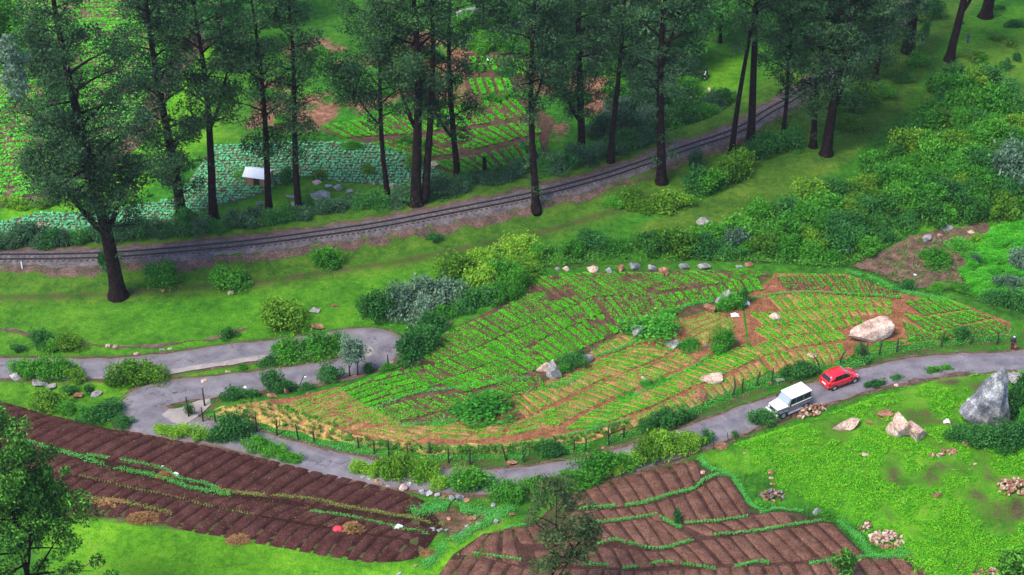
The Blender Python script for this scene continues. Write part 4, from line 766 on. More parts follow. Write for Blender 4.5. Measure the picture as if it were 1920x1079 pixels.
BUSH = {
 'round bush on the grassy bank just below the railway': [(613, 512, 52, 45, 'b_g'), (310, 547, 56, 48, 'b_g'), (425, 553, 66, 48, 'b_g'), (205, 512, 34, 38, 'b_d'), (455, 540, 36, 30, 'b_g'), (280, 520, 36, 25, 'b_d'), (815, 458, 30, 20, 'b_d')],
 'large round yellow-green bush above the upper road arm': [(530, 634, 88, 68, 'b_y')],
 'small dark bush by the ditch above the upper road arm': [(428, 642, 36, 32, 'b_d')],
 'green bush on the grass island inside the hairpin': [(540, 684, 76, 56, 'b_g'), (598, 678, 84, 60, 'b_g'), (634, 668, 44, 46, 'b_g'), (506, 692, 44, 28, 'b_d'), (455, 697, 30, 18, 'b_g')],
 'dark bush between the meadow ditch and the upper road arm': [(80, 662, 46, 48, 'b_d'), (128, 666, 54, 46, 'b_y'), (100, 668, 44, 36, 'b_g'), (35, 664, 34, 22, 'b_d')],
 'green bush between the two road arms next to grey boulders': [(45, 716, 56, 46, 'b_g'), (85, 720, 70, 56, 'b_g'), (118, 718, 60, 50, 'b_g'), (142, 722, 44, 34, 'b_y'), (165, 742, 30, 22, 'b_d'), (130, 746, 34, 28, 'b_d')],
 'broad yellowish bush between the two road arms': [(245, 732, 84, 62, 'b_y'), (288, 726, 60, 48, 'b_y'), (212, 730, 40, 30, 'b_y')],
 'bush on the edge between left hairpin and ploughed field': [(95, 778, 80, 52, 'b_y'), (130, 782, 50, 34, 'b_g'), (200, 802, 96, 52, 'b_d'), (170, 795, 50, 36, 'b_g'), (235, 806, 44, 30, 'b_d')],
 'low yellow-green bush between ploughed field and road': [(310, 822, 56, 28, 'b_l'), (345, 826, 60, 34, 'b_l'), (378, 834, 44, 30, 'b_l')],
 'dark green bush between ploughed field and road': [(438, 838, 78, 68, 'b_d'), (408, 836, 46, 40, 'b_d'), (484, 856, 60, 44, 'b_g'), (514, 864, 54, 34, 'b_g'), (545, 874, 50, 28, 'b_g')],
 'bright yellow-tipped bush above the dry stone edge': [(678, 896, 46, 36, 'b_l'), (722, 906, 50, 46, 'b_l'), (752, 908, 56, 54, 'b_y'), (796, 914, 58, 50, 'b_l'), (826, 924, 44, 30, 'b_l'), (700, 900, 40, 24, 'b_l')],
 'rounded deep green bush at the end of the stone edge': [(888, 936, 84, 56, 'b_g')],
 'green bush along the road above the reddish field': [(950, 950, 64, 46, 'b_g'), (1010, 935, 60, 40, 'b_g'), (1060, 930, 66, 42, 'b_g'), (1120, 912, 84, 60, 'b_g'), (1085, 924, 60, 40, 'b_g'), (1165, 892, 56, 40, 'b_g'), (1140, 900, 50, 34, 'b_l')],
 'yellow-flowering bush along the road above the reddish field': [(1212, 876, 52, 54, 'b_y')],
 'bush with pale leaves next to the yellow-flowering bush above the reddish field': [(1245, 866, 60, 56, 'b_l'), (1282, 858, 56, 44, 'b_l'), (1190, 884, 36, 34, 'b_l'), (1305, 850, 40, 34, 'b_l')],
 'small dark bush at the corner post of the stony slope': [(1325, 838, 28, 30, 'b_d'), (1378, 822, 18, 14, 'b_d')],
 'dark bush at the roadside in front of the white jeep': [(1428, 806, 52, 36, 'b_d')],
 'dark bush by the fence on the field edge': [(1248, 812, 66, 46, 'b_d'), (1215, 815, 40, 28, 'b_d'), (1030, 862, 52, 34, 'b_d'), (1280, 795, 40, 26, 'b_d'), (1500, 712, 58, 34, 'b_d'), (1470, 714, 30, 20, 'b_d'), (1614, 676, 36, 28, 'b_d'), (1798, 642, 36, 28, 'b_d'), (1770, 642, 18, 14, 'b_g')],
 'low dark plant growing over the road edge of the stony slope': [(1640, 730, 40, 18, 'b_d'), (1680, 716, 26, 14, 'b_d'), (1745, 704, 34, 16, 'b_g'), (1772, 698, 34, 14, 'b_g')],
 'dark bush on the hairpin corner of the fenced field': [(440, 758, 52, 36, 'b_d'), (470, 752, 34, 24, 'b_d'), (356, 782, 20, 30, 'b_d'), (512, 742, 44, 52, 'b_d'), (540, 744, 40, 34, 'b_d'), (575, 738, 34, 22, 'b_d'), (622, 724, 58, 42, 'b_d'), (690, 710, 36, 30, 'b_d'), (728, 700, 30, 18, 'b_g')],
 'dark bush crowding the outside of the upper hairpin': [(770, 690, 66, 62, 'b_d'), (800, 672, 56, 56, 'b_d'), (812, 640, 58, 52, 'b_d'), (790, 655, 44, 40, 'b_d'), (828, 615, 50, 40, 'b_g')],
 'silvery leaved bush at the upper hairpin': [(795, 616, 66, 56, 'b_b')],
 'grey-green bush in the cluster between meadow and field': [(708, 612, 66, 62, 'b_d'), (745, 606, 70, 66, 'b_b'), (790, 588, 76, 64, 'b_b'), (838, 592, 78, 66, 'b_b'), (880, 596, 66, 52, 'b_d'), (912, 586, 60, 46, 'b_d'), (862, 604, 50, 36, 'b_d'), (940, 576, 56, 46, 'b_g'), (965, 562, 50, 50, 'b_g')],
 'bush on the bank between the rails and the grass strip': [(1182, 396, 58, 42, 'b_y'), (1150, 395, 40, 26, 'b_g'), (1255, 406, 80, 46, 'b_y'), (1215, 404, 44, 30, 'b_y'), (1305, 368, 58, 50, 'b_d'), (1335, 372, 60, 50, 'b_g'), (1362, 355, 56, 54, 'b_y'), (1392, 338, 54, 54, 'b_y'), (1440, 300, 60, 50, 'b_d'), (1485, 288, 50, 44, 'b_d'), (1415, 310, 44, 40, 'b_d'),
    (1300, 325, 30, 40, 'hedge'), (1585, 225, 60, 50, 'b_g'), (1615, 215, 60, 56, 'b_y'), (1590, 252, 54, 36, 'b_y'), (1650, 195, 50, 34, 'b_g'), (1690, 160, 40, 26, 'b_d'), (1720, 130, 36, 30, 'b_g'), (1750, 40, 44, 40, 'b_d'), (1730, 78, 20, 34, 'b_d')],
 'small shrub dotting the open upper slope': [(1885, 135, 26, 24, 'b_d'), (1800, 48, 16, 12, 'b_d'), (1830, 118, 40, 22, 'b_y'), (1868, 80, 30, 16, 'b_y'), (1908, 118, 20, 18, 'b_d'), (1842, 120, 26, 18, 'b_g'), (1900, 55, 40, 14, 'b_d'), (1870, 20, 26, 10, 'b_d'), (1505 + 395, 92, 30, 18, 'b_y')],
 'leafy green mound covering a rock in the terraced field': [(905, 798, 132, 56, 'ivy')],
 'leafy green mound around the grey rock by the sandy beds': [(1228, 648, 106, 52, 'ivy'), (1290, 662, 50, 26, 'ivy'), (1190, 640, 40, 36, 'ivy'), (1250, 600, 44, 20, 'ivy')],
 'rounded leafy shrub over stones between the terraces': [(1355, 668, 46, 46, 'b_g'), (1345, 672, 28, 26, 'ivy')],
 'dark shrub behind the pointed field rock': [(1075, 700, 52, 36, 'b_d'), (1090, 678, 24, 22, 'b_d'), (1055, 705, 26, 20, 'b_g')],
 'low shrub on the stony terrace edge': [(1215, 730, 34, 18, 'ivy'), (1240, 720, 22, 14, 'ivy'), (1180, 745, 26, 12, 'ivy'), (1160, 752, 22, 10, 'ivy')],
 'ivy growing over the rock with white sheets': [(1372, 592, 46, 40, 'ivy'), (1392, 580, 34, 36, 'b_d'), (1350, 590, 26, 26, 'ivy')],
 'green bush on the rough brown patch': [(1755, 508, 64, 40, 'b_g'), (1738, 490, 40, 20, 'b_g'), (1800, 478, 50, 30, 'ivy')],
 'pale spiky tuft at the edge of the tea bushes': [(1832, 465, 30, 26, 'b_l'), (1832, 500, 26, 22, 'b_b')],
 'silvery rounded bush in the thicket': [(1382, 478, 50, 46, 'b_b'), (1890, 360, 84, 84, 'b_b')],
 'dark ivy climbing around the tall grey boulder': [(1800, 838, 60, 40, 'b_d'), (1840, 850, 80, 50, 'b_d'), (1890, 856, 80, 60, 'b_d'), (1905, 800, 56, 70, 'b_d'), (1910, 760, 40, 50, 'b_d'), (1925, 830, 50, 60, 'ivy')],
 'small shrub beside the stony slope fence': [(1548, 980, 28, 26, 'b_g'), (1270, 985, 22, 28, 'b_d'), (1435, 962, 34, 22, 'ivy')],
 'bush at the lower end of the ditch by the tea bushes': [(1900, 590, 60, 46, 'b_d'), (1860, 575, 60, 30, 'b_d'), (1890, 555, 60, 36, 'b_b'), (1800, 555, 44, 24, 'b_g'), (1760, 552, 40, 22, 'b_g'), (1700, 550, 36, 26, 'b_d'), (1915, 520, 50, 50, 'b_b')],
 'bush below the cabbage rows beside the pink boulder': [(90, 395, 40, 26, 'b_y'), (30, 398, 60, 26, 'b_l'), (60, 330, 40, 40, 'b_d'), (150, 385, 50, 30, 'b_g')],
 'bush dotted over the red earth slope behind the eucalyptus row': [(600, 112, 40, 24, 'b_g'), (655, 142, 44, 24, 'b_d'), (700, 102, 50, 30, 'b_g'), (560, 165, 40, 22, 'b_g'), (752, 135, 44, 26, 'b_y'), (820, 122, 44, 28, 'b_g'), (500, 195, 50, 28, 'b_g'), (640, 200, 36, 18, 'b_y'), (722, 185, 40, 22, 'b_g'), (850, 160, 36, 20, 'b_g'), (1035, 165, 44, 24, 'b_d'), (1090, 200, 44, 24, 'b_g'), (1150, 185, 44, 28, 'b_g'), (530, 235, 40, 20, 'b_g')],
 'bush beside the small hut': [(460, 340, 36, 22, 'b_g'), (540, 350, 34, 34, 'b_d'), (600, 340, 34, 22, 'b_y'), (690, 330, 34, 22, 'b_y'), (780, 320, 40, 30, 'b_y'), (660, 285, 40, 20, 'b_g')],
 'bush on the strip between valley fields': [(920, 195, 44, 16, 'b_g'), (960, 190, 40, 18, 'b_g'), (890, 138, 40, 18, 'b_g'), (950, 148, 44, 20, 'b_d'), (885, 100, 44, 26, 'b_g'), (930, 95, 50, 28, 'b_g'), (970, 95, 44, 28, 'b_d'), (800, 285, 34, 20, 'b_g'), (760, 275, 40, 18, 'b_g'), (985, 285, 30, 14, 'ivy')],
}
for lab, L in BUSH.items():
    nm = 'shrub' if 'shrub' in lab else 'ivy_plant' if 'ivy' in lab else 'bush'
    for (x, y, ww, hh, mt) in L: bush(nm, look(lab, ww, mt) if len(L) > 1 else lab, 'bush', lab if len(L) > 1 else None, x, y, ww, hh, mt, ww < 40)
def poisson(poly, dist, tries=6000, g=None, inset=0):
    g = g or np.random.default_rng(5); P = np.array(poly, float); lo, hi = P.min(0), P.max(0); out = []
    for q in lo + (hi - lo) * g.random((tries, 2)):
        d = dist * (.75 + .5 * (q[1] - lo[1]) / (hi[1] - lo[1]))
        if all((a[0] - q[0]) ** 2 + (1.9 * (a[1] - q[1])) ** 2 > d * d for a in out) and sdist(q[None], P)[0] > inset: out.append(q)
    return sorted(out, key=lambda a: a[1])
g5 = np.random.default_rng(9)
for q in poisson(THICKET, 31, 8000, None, 8):
    ww = g5.uniform(40, 78); mt = g5.choice(['b_g', 'b_g', 'b_y', 'b_d', 'b_g', 'under', 'b_g', 'b_d'])
    if q[0] < 1010: mt = g5.choice(['b_y', 'b_g', 'b_l'])
    bush('thicket_bush', look('green bush in the dense thicket between grass strip and terraced field', ww - 8, mt), 'bush', 'bushes of the dense thicket', q[0], q[1] + 10, ww, ww * g5.uniform(.6, .85), mt)
HEDGE = spline(np.array([(-40, 474), (60, 472), (222, 458), (330, 452), (400, 444), (520, 425), (620, 409), (720, 396), (800, 385), (900, 357), (1000, 338), (1080, 322), (1150, 300), (1225, 268), (1300, 232), (1360, 206)], float), 19)
for i, q in enumerate(HEDGE):
    ww = g5.uniform(38, 62); mt = g5.choice(['hedge', 'hedge', 'b_d']); bush('hedge_bush', look('dark bush of the hedge along the far side of the rails', ww, mt), 'bush', 'bushes of the hedge beyond the rails', q[0], q[1] + g5.uniform(-5, 1), ww, ww * g5.uniform(.62, .85), mt)
for q in poisson([(1130, 260), (1180, 190), (1200, 130), (1270, 105), (1290, 150), (1292, 196), (1330, 214), (1330, 228), (1220, 270)], 34, 2500):
    ww = g5.uniform(40, 70); mt = g5.choice(['b_d', 'hedge', 'b_b', 'b_g']); bush('valley_bush', look('bluish green bush beside the grazing meadow beyond the rails', ww, mt), 'bush', 'bushes beside the grazing meadow', q[0], q[1] + 8, ww, ww * .75, mt)
for q in poisson([(870, 95), (880, 40), (960, 20), (1040, 60), (1130, 90), (1120, 130), (1000, 110)], 34, 1500):
    ww = g5.uniform(34, 60); mt = g5.choice(['b_b', 'b_g', 'b_d']); bush('scrub_bush', look('grey-green scrub bush on the slope below the outcrop', ww, mt), 'bush', 'scrub bushes below the outcrop', q[0], q[1] + 8, ww, ww * .7, mt)
for q in poisson([(1815, 560), (1800, 520), (1830, 470), (1870, 440), (1935, 425), (1935, 560), (1890, 570)], 21, 3000):
    ww = g5.uniform(26, 40); bush('tea_bush', 'bright green flat-topped tea bush beside the rough brown patch', 'bush', 'tea bushes beside the rough brown patch', q[0], q[1] + 5, ww, ww * .62, 'tea')
rp = drape('rough_patch', UP([(1596, 500), (1640, 478), (1720, 440), (1850, 420), (1868, 438), (1826, 470), (1798, 540), (1720, 545), (1660, 520)]), M['thin'], .10, 1.0, 'structure', .4)
q = scatter([(1600, 500), (1640, 480), (1720, 445), (1845, 425), (1820, 470), (1795, 535), (1720, 540)], 900); q = np.repeat(q[:230], 7, 0) + rng.normal(0, .12, (1610, 2))
V, F = leaves(onz(q, .25) + np.c_[np.zeros((len(q), 2)), rng.uniform(-.1, .15, len(q))], .22, .6, .5); tag(link('patch_weeds', mesh_np('patch_weeds', V, F, [M['maize']])), 'small green weeds on the rough brown patch', 'weeds', None, 'stuff')
# seedlings in the straw strip
def seedling(seed):
    g = np.random.default_rng(seed); n = 16; a = g.uniform(0, 6.28, n); r = g.uniform(.05, .3, n)
    V, F = leaves(np.column_stack([np.cos(a) * r, np.sin(a) * r, g.uniform(.12, .62, n)]), .38, .3, .32, .6, g)
    tb = MB(); tb.tube([(0, 0, -.05), (.02, 0, .35), (0, .02, .6)], [.03, .022, .01], 4)
    V2 = np.array(tb.v); F2 = np.array([f for f in tb.f if len(f) == 4]); return mesh_np('seedling', np.vstack([V, V2]), np.vstack([F, F2 + len(V)]), [M['maize']])
SM = [seedling(i) for i in range(4)]
SPL = np.array([(415, 774), (480, 775), (520, 783), (600, 808), (700, 832), (800, 843), (900, 845), (1000, 838), (1090, 822), (1170, 798)], float)
for q in spline(SPL, 8):
    for dy in (-12, -5, 2, 8):
        if abs(dy) > 8 and not (430 < q[0] < 640): continue
        if g5.random() < .85:
            x, y = q[0] + g5.normal(0, 3), q[1] + dy * (1.5 if q[0] < 640 else .8) + g5.normal(0, 1.5)
            if not inside(np.array([[x, y]]), np.array(FIELD, float))[0]: continue
            tag(link('seedling_plant', SM[int(g5.integers(4))], None, U(x, y) + [0, 0, .05], (0, 0, g5.uniform(0, 6)), (g5.uniform(.55, .95),) * 3), 'young leafy plant growing in the yellow straw strip along the fence', 'plant', 'young plants in the straw strip')

# ------------------------------------------------------------------ rocks
def rock_mesh(seed, sub=3, cuts=9, amp=.16):
    bm = bmesh.new(); bmesh.ops.create_icosphere(bm, subdivisions=sub, radius=1.0); g = np.random.default_rng(seed)
    V = np.array([v.co[:] for v in bm.verts])
    for _ in range(cuts):
        n = g.normal(size=3); n /= np.linalg.norm(n); d = g.uniform(.38, .8); e = V @ n - d; V -= np.where(e > 0, e * .97, 0)[:, None] * n
    for sc_, a_ in ((.9, amp), (.35, amp * .4), (.16, amp * .2)):
        V *= (1 + a_ * 2 * (vnoise(V[:, 0] + V[:, 2] * 1.7, V[:, 1] - V[:, 2] * .9, sc_, seed % 50)))[:, None]
    V -= V.mean(0); V /= np.abs(V).max(0)
    for v, c in zip(bm.verts, V): v.co = c
    me = bpy.data.meshes.new('rock'); bm.to_mesh(me); bm.free(); me.materials.append(M['rock']); return me
RM = [rock_mesh(200 + i, 3, 11, .12) for i in range(7)]; RB = [rock_mesh(230 + i, 5, 14, .14) for i in range(6)]
for v in RB[1].vertices: f_ = 1 - .5 * max(0, v.co.z + .3); v.co.x = v.co.x * f_ + .16 * v.co.z; v.co.y *= f_ * .5 + .5
def rock(label, px, py, wpx, hpx, mat='rock', group=None, big=False, rz=None, dep=.8, sink=.25, name='rock', parent=None, seed=None):
    b = U(px, py - hpx * .25); s = scale_at(b); k = k_at(b); W = wpx / s; ck = math.sqrt(1 - k * k); D = W * dep
    H = max(.28 * W, (hpx / s - D * k * .55) / ck)
    me = (RB if big else RM)[random.randrange(6) if seed is None else seed]
    o = link(name, me, parent, b + np.array([0, 0, H * (.5 - sink)]), (random.uniform(-.08, .08), random.uniform(-.08, .08), random.uniform(-.4, .4) if rz is None else rz), (W * .5, D * .5, H * .5 * 1.25))
    o.material_slots[0].link = 'OBJECT'; o.material_slots[0].material = M[mat]
    return tag(o, label, 'rock', group) if label else o
BIGR = [('long pale boulder lying in the terraced field beside the fence', 1640, 646, 112, 50, 'rockp', .35, .5, 0), ('tall dark grey boulder with white streaks wrapped in ivy', 1848, 824, 108, 138, 'rockd', .3, .62, 1),
        ('grey boulder top showing behind the tall ivy boulder', 1905, 722, 36, 26, 'rock', 0, .9, 2), ('pointed pink-grey boulder with two lobes on the stony slope', 1688, 828, 56, 56, 'rockp', .2, .8, 3), ('lower half of the two-lobed pink boulder', 1716, 828, 50, 38, 'rockp', -.3, .8, 4),
        ('flat pink rock slab on the stony slope', 1590, 806, 66, 20, 'rockp', .25, .4, 5), ('low reddish rock above the two-lobed boulder', 1662, 784, 36, 16, 'rockr', .2, .7, 0),
        ('upright pointed grey rock with a fallen slab in the terraced field', 1040, 718, 34, 42, 'rock', .1, .7, 3), ('sloping pale slab leaning on the pointed field rock', 1020, 698, 34, 18, 'rockp', .3, .5, 5), ('small grey rock behind the pointed field rock', 1102, 682, 24, 20, 'rock', .2, .8, 2),
        ('grey boulder partly draped with white sheets', 1362, 580, 44, 40, 'rock', .2, .7, 1), ('reddish low boulder beside the sheeted boulder', 1333, 588, 30, 20, 'rockr', .2, .8, 4), ('small peaked sandy rock among the right-hand beds', 1454, 602, 32, 16, 'rockp', 0, .7, 3),
        ('flat pinkish rock at the field edge near the curved posts', 1338, 722, 56, 22, 'rockp', .1, .6, 0), ('grey rock poking out of the leafy mound', 1195, 640, 26, 34, 'rock', .1, .8, 2), ('low grey rock below the leafy mound', 1262, 652, 40, 16, 'rock', -.2, .6, 5),
        ('reddish weathered rock on the road bank below the flat pink rock', 1316, 752, 34, 22, 'rockr', .1, .7, 1), ('sandy rock half hidden by a curved fence post', 1524, 674, 24, 12, 'rockp', .1, .7, 4)]
for lab, x, y, ww, hh, mt, rzz, dp, sd in BIGR: rock(lab.replace('right-hand', 'upper'), x, y, ww, hh, mt, None, True, rzz, dp, .22, 'boulder', None, sd)
ROCKS = {
 'stone in the row along the top edge of the terraced field': [(1045, 508, 11, 9, 'rock'), (1061, 509, 14, 11, 'rockp'), (1111, 511, 23, 15, 'rockp'), (1141, 513, 14, 12, 'rock'), (1165, 512, 14, 17, 'rockr'), (1190, 510, 26, 22, 'rock'), (1223, 512, 18, 18, 'rock'), (1245, 515, 22, 16, 'rockr'), (1283, 507, 21, 17, 'rock'), (1320, 506, 28, 17, 'rock'), (1386, 505, 16, 10, 'rock'), (1405, 502, 18, 12, 'rockr')],
 'grey boulder on the grass between the two road arms': [(30, 714, 22, 18, 'rock'), (76, 725, 30, 16, 'rock'), (95, 730, 22, 12, 'rock'), (180, 744, 24, 13, 'rock'), (146, 748, 20, 14, 'rockr')],
 'small stone on the grass above the upper road arm': [(203, 653, 11, 9, 'rockp'), (216, 654, 11, 9, 'rockp'), (256, 665, 12, 5, 'rockp'), (305, 659, 12, 7, 'rock'), (318, 656, 10, 5, 'rockp'), (628, 578, 11, 10, 'rockr'), (590, 586, 22, 9, 'rock'), (433, 554, 13, 11, 'rockp'), (307, 550, 9, 9, 'rockr'), (425, 686, 10, 6, 'rockp'), (428, 700, 10, 7, 'rockp'), (382, 717, 14, 6, 'rockp')],
 'flat reddish slab beside the large yellow-green bush': [(596, 616, 28, 10, 'rockr')],
 'pink boulder among the cabbage rows': [(75, 430, 26, 17, 'rockp')],
 'pale rock on the grass patch beyond the railway': [(604, 373, 42, 14, 'rock'), (634, 358, 20, 14, 'rock'), (655, 362, 16, 8, 'rock'), (545, 372, 18, 8, 'rock'), (558, 386, 26, 8, 'rock'), (487, 388, 16, 12, 'rockd'), (432, 405, 14, 7, 'rock'), (595, 345, 20, 6, 'rockp'), (615, 352, 16, 6, 'rock'), (735, 355, 12, 12, 'rock'), (813, 312, 26, 12, 'rockp')],
 'grey slanted rock at the bottom of the grass strip': [(1318, 425, 30, 22, 'rock')],
 'grey rock showing through the thicket': [(1586, 470, 34, 15, 'rock')],
 'rock on the rough brown patch': [(1736, 458, 18, 22, 'rock'), (1775, 432, 28, 11, 'rock'), (1785, 465, 24, 10, 'rock'), (1806, 472, 13, 12, 'rock'), (1762, 446, 12, 10, 'rockp'), (1820, 438, 18, 6, 'rockp')],
 'red-brown boulder by the corner post of the stony slope': [(1352, 843, 27, 15, 'rockr')],
 'loose stone on the stony slope': [(1446, 890, 14, 11, 'rockr'), (1446, 898, 11, 5, 'rockp'), (1449, 910, 11, 6, 'rockr'), (1623, 858, 16, 11, 'rockp'), (1810, 838, 14, 13, 'rockr'), (1827, 873, 8, 6, 'rockp'), (1758, 931, 22, 8, 'rockr'), (1680, 725, 9, 6, 'rockp'), (1630, 795, 14, 8, 'rockr'), (1395, 852, 6, 4, 'rockp'), (1693, 945, 9, 6, 'rock')],
 'grey round stone by the slope fence': [(1531, 968, 17, 19, 'rock')],
 'small stone at the corner of the reddish field': [(1318, 891, 10, 10, 'rockp')],
 'brownish boulder in the grass along the road bend': [(960, 873, 20, 14, 'rockr'), (875, 880, 11, 8, 'rockr'), (464, 805, 11, 8, 'rockp'), (1131, 842, 8, 5, 'rockr')],
 'stone of the dry stone edge above the ploughed field': [(757, 923, 19, 19, 'rockp'), (769, 912, 11, 9, 'rock'), (792, 927, 14, 11, 'rockd'), (805, 930, 16, 11, 'rockd'), (819, 934, 13, 11, 'rock'), (833, 937, 12, 10, 'rockr'), (847, 940, 14, 14, 'rock'), (862, 941, 17, 17, 'rockd'), (876, 941, 15, 8, 'rockr'), (705, 905, 12, 8, 'rockr'), (693, 899, 14, 7, 'rock'), (680, 897, 12, 6, 'rock'), (715, 912, 8, 7, 'rockr'), (728, 914, 8, 6, 'rockp'), (745, 905, 9, 7, 'rockr')],
 'stone scattered in the grass gully between the ploughed fields': [(810, 995, 14, 8, 'rock'), (825, 998, 14, 9, 'rock'), (838, 997, 10, 7, 'rock'), (868, 1004, 18, 11, 'rockd'), (930, 983, 12, 12, 'rock'), (884, 975, 18, 9, 'rockr'), (905, 965, 14, 8, 'rockr'), (925, 952, 10, 10, 'rockd'), (960, 968, 12, 9, 'rockr'), (815, 1045, 8, 6, 'rockp'), (842, 975, 10, 7, 'rockr'), (897, 985, 10, 7, 'rock'), (780, 1062, 8, 5, 'rockp'), (748, 1078, 10, 6, 'rock'), (876, 990, 10, 7, 'rock')],
 'stone among the bushes on the field corner': [(510, 748, 20, 14, 'rockr'), (538, 745, 9, 18, 'rockr'), (578, 742, 10, 8, 'rockr'), (842, 610, 14, 9, 'rockr'), (838, 626, 10, 5, 'rockp'), (832, 692, 8, 5, 'rockp'), (735, 683, 14, 7, 'rockp')],
 'small pale stone lying on a terrace edge in the field': [(717, 757, 10, 6, 'rockp'), (733, 752, 10, 6, 'rockp'), (835, 787, 8, 10, 'rock'), (955, 785, 10, 8, 'rock'), (875, 728, 7, 5, 'rockp'), (1200, 738, 24, 9, 'rockr'), (1160, 748, 14, 8, 'rockr'), (1237, 716, 8, 9, 'rockp'), (1210, 712, 18, 6, 'rock'), (1178, 742, 9, 6, 'rockp'), (1325, 655, 9, 12, 'rock'), (1378, 643, 14, 10, 'rock'), (1005, 755, 8, 5, 'rockp')],
 'flat stone on the roadside beside the dark field bush': [(1463, 716, 18, 9, 'rock'), (1443, 719, 12, 5, 'rockr')],
}
for lab, L in ROCKS.items():
    for (x, y, ww, hh, mt) in L:
        l2 = lab
        if len(L) > 1:
            m = re.match(r'(small pale |small |loose |pale |grey |brownish |flat )?(stone|rock|boulder)(.*)', lab)
            l2 = ('small ' if ww < 11 else 'large ' if ww > 19 else '') + dict(rock='grey', rockd='dark grey', rockp='pinkish', rockr='rust-brown')[mt] + ' ' + m.group(2) + m.group(3)
        rock(l2, x, y, ww, hh, mt, lab if len(L) > 1 else None)
rock('grey rocky outcrop on the hillside above the valley fields', 888, 40, 70, 30, 'rock', None, True, .5, .7, .3, 'outcrop', None, 2); 
# heaps of field stones: each stone is a part
def stone_pile(label, px, py, wpx, n, hm, mat, dpt=.6, ang=0.0):
    b = U(px, py); s = scale_at(b); W = wpx / s; root = thing('stone_pile', label, 'stone pile', b)
    for i in range(n):
        a = random.uniform(0, 6.28); r = math.sqrt(random.random()); x = math.cos(a) * r * W / 2; y = math.sin(a) * r * W / 2 * dpt
        x, y = x * math.cos(ang) - y * math.sin(ang), x * math.sin(ang) + y * math.cos(ang)
        z = hz(b[0] + x, b[1] + y) - b[2] + hm * (1 - r ** 1.5) * random.uniform(.35, 1) + .08; q = random.uniform(.13, .24)
        o = link('stone', random.choice(RM), root, (x, y, z), (random.uniform(0, 3), random.uniform(0, 3), random.uniform(0, 3)), (q * 1.2, q, q * .75))
        o.material_slots[0].link = 'OBJECT'; o.material_slots[0].material = M[random.choice(mat)]
stone_pile('neat heap of reddish field stones at the edge of the ivy slope', 1900, 916, 60, 90, 1.0, ['rockp', 'rockr', 'rockr'], .8)
stone_pile('dark heap of stones by the slope fence posts', 1450, 932, 46, 45, .8, ['rockr', 'rockd', 'rockr'])
stone_pile('long tumbled heap of stones along the reddish field corner', 1662, 1014, 66, 80, .7, ['rockp', 'rockr', 'rockp'], .45, -.55)
stone_pile('row of red-brown stones on the road edge beside the white jeep', 1518, 772, 74, 70, .6, ['rockr', 'rockr', 'rockp'], .35, .42)
stone_pile('stones in a short line below the ivy boulder', 1768, 852, 58, 26, .25, ['rockr', 'rockp'], .25, .25)
stone_pile('few pale stones at the foot of the stony slope', 1850, 1078, 50, 30, .5, ['rockp', 'rockr'], .5, .2)
stone_pile('ochre stones beside the long tumbled heap', 1626, 990, 24, 14, .4, ['rockp', 'rockr'])
stone_pile('reddish stones inside the row along the field top', 1244, 516, 26, 14, .4, ['rockr'])
def heap(label, name, cat, px, py, wpx, hm, mat, n=600, dpt=.6):
    b = U(px, py); W = wpx / scale_at(b); g = np.random.default_rng(int(px)); a = g.uniform(0, 6.28, n); r = np.sqrt(g.random(n)); x, y = np.cos(a) * r * W / 2, np.sin(a) * r * W / 2 * dpt
    z = hz(b[0] + x, b[1] + y) + hm * (1 - r ** 1.6) * g.uniform(.5, 1.05, n); V, F = leaves(np.column_stack([b[0] + x, b[1] + y, z]) - b, .42, .8, .22, 0, g)
    return tag(link(name, mesh_np(name, V, F, [M[mat]]), None, b), label, cat)
heap('brown heap of dry stalks beside the red cloth', 'stalk_heap', 'heap', 662, 994, 46, 1.1, 'hay'); heap('long heap of dry weeds where grass meets ploughed soil', 'weed_heap', 'heap', 272, 972, 70, .7, 'hay', 700, .4)
heap('low straw heap on the bright grass edge', 'straw_heap', 'heap', 447, 1014, 50, .55, 'hay', 500, .5); heap('dry brown weeds dumped on the ploughed ridge', 'weed_heap', 'heap', 310, 893, 40, .5, 'hay', 400, .5)
heap('dry ochre weeds at the top of the gully', 'weed_heap', 'heap', 805, 1040, 34, .5, 'hay', 350, .7); heap('dry weed ridge between two dark soil strips', 'weed_heap', 'heap', 205, 945, 90, .5, 'hay', 500, .3)
def cloth(label, px, py, wpx, mat, hm=.3, dep=.7, name='cloth'):
    b = U(px, py); W = wpx / scale_at(b); g = np.random.default_rng(int(px * 3 + py)); n = 9; u, v = np.meshgrid(np.linspace(-1, 1, n), np.linspace(-1, 1, n))
    x, y = u * W / 2 * (1 + .2 * g.normal(size=u.shape) * .4), v * W / 2 * dep * (1 + .08 * g.normal(size=u.shape))
    z = hz(b[0] + x, b[1] + y) - b[2] + .04 + hm * np.clip(1 - u * u * .8 - v * v * .8, 0, 1) * (.6 + .6 * g.random(u.shape)); I = np.arange(n * n).reshape(n, n)
    F = np.stack([I[:-1, :-1], I[:-1, 1:], I[1:, 1:], I[1:, :-1]], -1).reshape(-1, 4)
    o = link(name, mesh_np(name, np.dstack([x, y, z]).reshape(-1, 3), F, [M[mat]], None, True), None, b); md = o.modifiers.new('thick', 'SOLIDIFY'); md.thickness = .02
    return tag(o, label, 'cloth')
cloth('bright red cloth lying against the heap of dry stalks', 634, 994, 20, 'red_cloth', .45)
cloth('white plastic sheet hanging over the boulder top', 1378, 572, 18, 'white', .5); cloth('white plastic sheet on the ivy beside the boulder', 1398, 570, 16, 'white', .5); cloth('crumpled white sheet at the foot of the sheeted boulder', 1378, 592, 16, 'white', .3)
